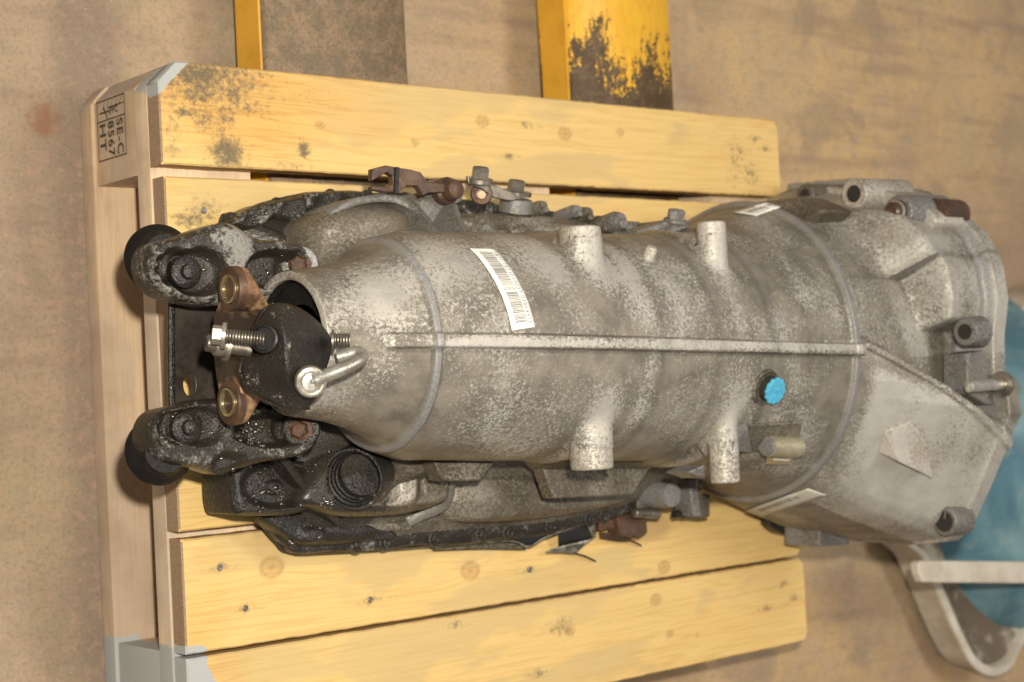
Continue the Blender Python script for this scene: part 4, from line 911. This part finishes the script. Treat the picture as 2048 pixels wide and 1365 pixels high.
# ears joining the bosses to the flange
def ear(pxs, x, L_, mat='cast'):
    P = crom([atx(a, b, x) for a, b in pxs], 5, True); V, F = prism_vf(P, (L_, 0, 0)); return bevel(obj('flange_ear', V, F, mat, gb, angle=50), .004, 3)
ear([(1596, 408), (1598, 380), (1625, 370), (1680, 378), (1705, 366), (1745, 370), (1775, 384), (1815, 402), (1850, 415), (1872, 445), (1810, 480), (1700, 450), (1640, 425)], .728, .050, 'boss')
# stud ear
V, F = prism_vf([at(a, b, .412) for a, b in ((1936, 706), (1968, 700), (1985, 745), (2030, 752), (2044, 775), (2036, 800), (1998, 812), (1975, 810), (1936, 788))], (0, 0, -.03)); bevel(obj('stud_ear', V, F, 'grey', gb, smooth=False), .002, 2)
s0 = at(1936, 774, .424); s1 = at(2004, 769, .424)
lathe('stud', s0, s1 - s0, [(0, .004), (.001, .0058), (np.linalg.norm(s1 - s0), .0058)], 'bright', gb, 24); hexbolt('stud_nut', s1 - (s1 - s0) * .03, s1 - s0, .0098, .012, 'steel', gb)
# underside ears
V, F = prism_vf([at(a, b, .215) for a, b in ((1638, 1040), (1697, 1040), (1730, 1045), (1697, 1090), (1640, 1094))], (0, 0, -.05)); bevel(obj('foot_lug', V, F, 'grey', gb, smooth=False), .002)
V, F = prism_vf(crom([at(a, b, .165) for a, b in ((1540, 1040), (1560, 1066), (1600, 1070), (1690, 1062), (1690, 1030), (1600, 1020))], 5, True), (0, 0, -.014)); bevel(obj('foot_lug', V, F, 'oily', gb), .002)
# bolts half hidden low on the bell side
V, F = join(prism_vf([atx(a, b, .62) for a, b in ((1385, 455), (1405, 432), (1440, 412), (1590, 395), (1650, 420), (1600, 470), (1450, 480))], (.05, 0, 0))); bevel(obj('flange_ear', V, F, 'cast_low', gb, angle=50), .006, 3)

# ------------------------------------------------------------------ stickers
def on_case(px00, px10, px01, px11, nu, nv, off):
    """grid of casing points: u along the sticker, v across"""
    A0, A1, B0, B1 = [hit(*q) for q in (px00, px10, px01, px11)]
    def th_of(p):
        k = float(ss(.60, .79, p[0])); cz = float(zc(p[0])) * (1 - k) + CO[1] * k; return math.atan2(p[1] - float(yc(p[0])), p[2] - cz)
    t = [th_of(p) for p in (A0, A1, B0, B1)]
    def f(u, v, o=off):
        x = (A0[0] * (1 - u) + B0[0] * u) * (1 - v) + (A1[0] * (1 - u) + B1[0] * u) * v; th = (t[0] * (1 - u) + t[2] * u) * (1 - v) + (t[1] * (1 - u) + t[3] * u) * v
        y, z, _, _ = case_pt(np.array([x]), np.array([th]), o); return np.array([x, y[0], z[0]])
    return f
f = on_case((938, 499), (986, 500), (1022, 662), (1068, 655), 1, 1, .0007)
nu, nv = 60, 8; V = [f(i / nu, j / nv) for i in range(nu + 1) for j in range(nv + 1)]; F = [(i * (nv + 1) + j, i * (nv + 1) + j + 1, (i + 1) * (nv + 1) + j + 1, (i + 1) * (nv + 1) + j) for i in range(nu) for j in range(nv)]
stk = obj('barcode_sticker', V, F, 'label', gb); md = stk.modifiers.new('s', 'SOLIDIFY'); md.thickness = .0004; md.offset = 1
V = []; F = []; u = .075; rb = random.Random(3)
while u < .93:
    w_ = rb.choice((.004, .004, .007, .010)); g_ = rb.choice((.004, .006, .009))
    if not (.545 < u < .60) and not (.40 < u < .405):
        b = len(V)
        for k in range(5): V += [f(u, .20 + .50 * k / 4, .0016), f(u + w_, .20 + .50 * k / 4, .0016)]
        for k in range(4): F.append((b + 2 * k, b + 2 * k + 1, b + 2 * k + 3, b + 2 * k + 2))
    u += w_ + g_
obj('barcode', V, F, 'ink', stk, smooth=False)
def label_text(f, s, size, u0, u1, v0, v1, mat, parent, off=.0016):
    V, F = text_vf(s, 1., .0); V = np.array(V); L_ = V[:, 0].max(); V = [f(u0 + (u1 - u0) * v[0] / L_, v0 + (v1 - v0) * v[1] / .72, off) for v in V]; obj('lettering', V, F, mat, parent, smooth=False)
label_text(f, '1871 1071010027 03864425', 1, .07, .955, .745, .91, 'ink', stk)
label_text(f, 'IIIEI', 1, .548, .592, .2, .68, 'ink', stk)
for (q4, mt, seed) in ((((1466, 424), (1514, 431), (1552, 399), (1592, 404)), 'label', 1), (((1490, 1022), (1524, 1034), (1616, 977), (1654, 990)), 'label_dull', 2)):
    Q_ = [np.array(k_, float) for k_ in q4]
    def g(u, v, o=.0012):
        p_ = (Q_[0] * (1 - u) + Q_[2] * u) * (1 - v) + (Q_[1] * (1 - u) + Q_[3] * u) * v; u2 = round(u * 16) / 16
        return hit(p_[0], p_[1], .0004 + o)
    nu, nv = 16, 5
    V = [g(i / nu, j / nv) for i in range(nu + 1) for j in range(nv + 1)]; F = [(i * (nv + 1) + j, i * (nv + 1) + j + 1, (i + 1) * (nv + 1) + j + 1, (i + 1) * (nv + 1) + j) for i in range(nu) for j in range(nv)]
    s2 = obj('sticker', V, F, mt, gb, label='pale paper sticker with faint print'); md = s2.modifiers.new('s', 'SOLIDIFY'); md.thickness = .0004; md.offset = 1
    V = []; F = []; u = .12
    while u < .72:
        b = len(V); V += [g(u, .30, .0021), g(u + .010, .30, .0021), g(u + .010, .55, .0021), g(u, .55, .0021)]; F.append((b, b + 1, b + 2, b + 3)); u += rb.choice((.018, .024, .03))
    obj('print_bars', V, F, 'ink', s2, smooth=False)

# ------------------------------------------------------------------ blue sack in a white tray at the right
tz = .06
tray = thing('tray', 'dirty white plastic tray with rounded corner on the floor beside the pallet', 'tray', (1.45, -.45, 0))
tp = [(1815, 1050), (1850, 1120), (1885, 1200), (1920, 1280), (1950, 1330), (1985, 1348), (2020, 1335), (2045, 1290), (2120, 1200), (2300, 1100), (2300, 548), (2150, 556), (2070, 580), (2040, 640), (1960, 850)]
TO = np.array([at(a, b, tz)[:2] for a, b in crom(tp, 6, True)]); tc = TO.mean(0)
def tr(off, z):
    d = TO - tc; L_ = np.linalg.norm(d, axis=1)[:, None]; q = tc + d * (1 + off / L_); return np.column_stack([q, np.full(len(q), z)])
ringloft('tray_rim', [tr(-.005, .010), tr(0, tz - .008), tr(.003, tz - .004), tr(.003, tz), tr(0, tz + .002), tr(-.008, tz + .002), tr(-.011, tz - .002), tr(-.013, .048)], 'tray', tray, cap=False)
ringloft('tray_floor', [tr(-.012, .040), tr(-.014, .050), tr(-.03, .045), tr(-.08, .030), tr(-.13, .016)], 'tray_in', tray)
V, F = prism_vf([at(a, b, .17) for a, b in ((1836, 1127), (1842, 1122), (1880, 1122), (2400, 1128), (2400, 1170), (1880, 1166), (1846, 1165), (1838, 1148))], (0, 0, -.012)); slat = bevel(obj('slat', V, F, 'tray', None, smooth=False), .002)
slat['label'] = 'grey-white wooden slat lying across the blue sack and tray'; slat['category'] = 'slat'
nu, nv = 90, 90; V = []; F = []; ctr = at(2270, 905, .1); ctr[2] = .0
for i in range(nu + 1):
    for j in range(nv):
        t = i / nu; a = 2 * math.pi * j / nv; rx, ry = .470, .268
        rr = t; x = ctr[0] + rx * rr * math.cos(a) * (1 + .05 * math.sin(3 * a + 1)); y = ctr[1] + ry * rr * math.sin(a) * (1 + .06 * math.sin(2 * a))
        h = .155 * (1 - t ** 5) + .012; fold = .045 * (fbm(x * 11 + y * 4, y * 6, 4, 3) - .5) + .022 * abs(math.sin((x * .7 + y) * 42 + 2 * fbm(x * 5, y * 5, 8))) * (1 - t ** 3)
        V.append((x, y, .012 + max(h + fold * (1 - t ** 6), .012)))
for i in range(nu):
    for j in range(nv): F.append((i * nv + j, i * nv + (j + 1) % nv, (i + 1) * nv + (j + 1) % nv, (i + 1) * nv + j))
F.append(tuple(nu * nv + j for j in range(nv)))
sack = obj('blue_sack', V, F, 'bag', None, angle=80); sack['label'] = 'crumpled blue plastic sack lying in the white tray behind the gearbox'; sack['category'] = 'sack'

# ------------------------------------------------------------------ oil drops standing on the wet tail parts
sd = NT('oil_drop'); MT['drop'] = sd.out((.020, .014, .007), .12, 0); sd.b.inputs['IOR'].default_value = 2.1
V = []; F = []; rd = random.Random(11)
ico = bmesh.new(); bmesh.ops.create_icosphere(ico, subdivisions=2, radius=1); iv = [np.array(v.co) for v in ico.verts]; iff = [tuple(v.index for v in f_.verts) for f_ in ico.faces]; ico.free()
for nm_, cnt in (('mount_arm', 90), ('side_box', 34), ('pump_housing', 26), ('sump_corner', 12), ('flange_lobe', 14)):
    pool = [p_ for p_ in DROPS[nm_] if p_[0] < .11]
    cl = [rd.choice(pool) for _ in range(max(4, cnt // 14))]
    for _ in range(cnt):
        p_ = np.array(rd.choice(pool)) if rd.random() < .35 else min(rd.sample(pool, min(40, len(pool))), key=lambda q_: np.linalg.norm(q_ - cl[_ % len(cl)]))
        r_ = rd.uniform(.0008, .0021); b = len(V)
        V += [p_ + v_ * r_ * np.array([1, 1, .62]) for v_ in iv]; F += [tuple(i + b for i in g) for g in iff]
o = obj('oil_drops', V, F, 'drop', gb, angle=180); o['kind'] = 'stuff'
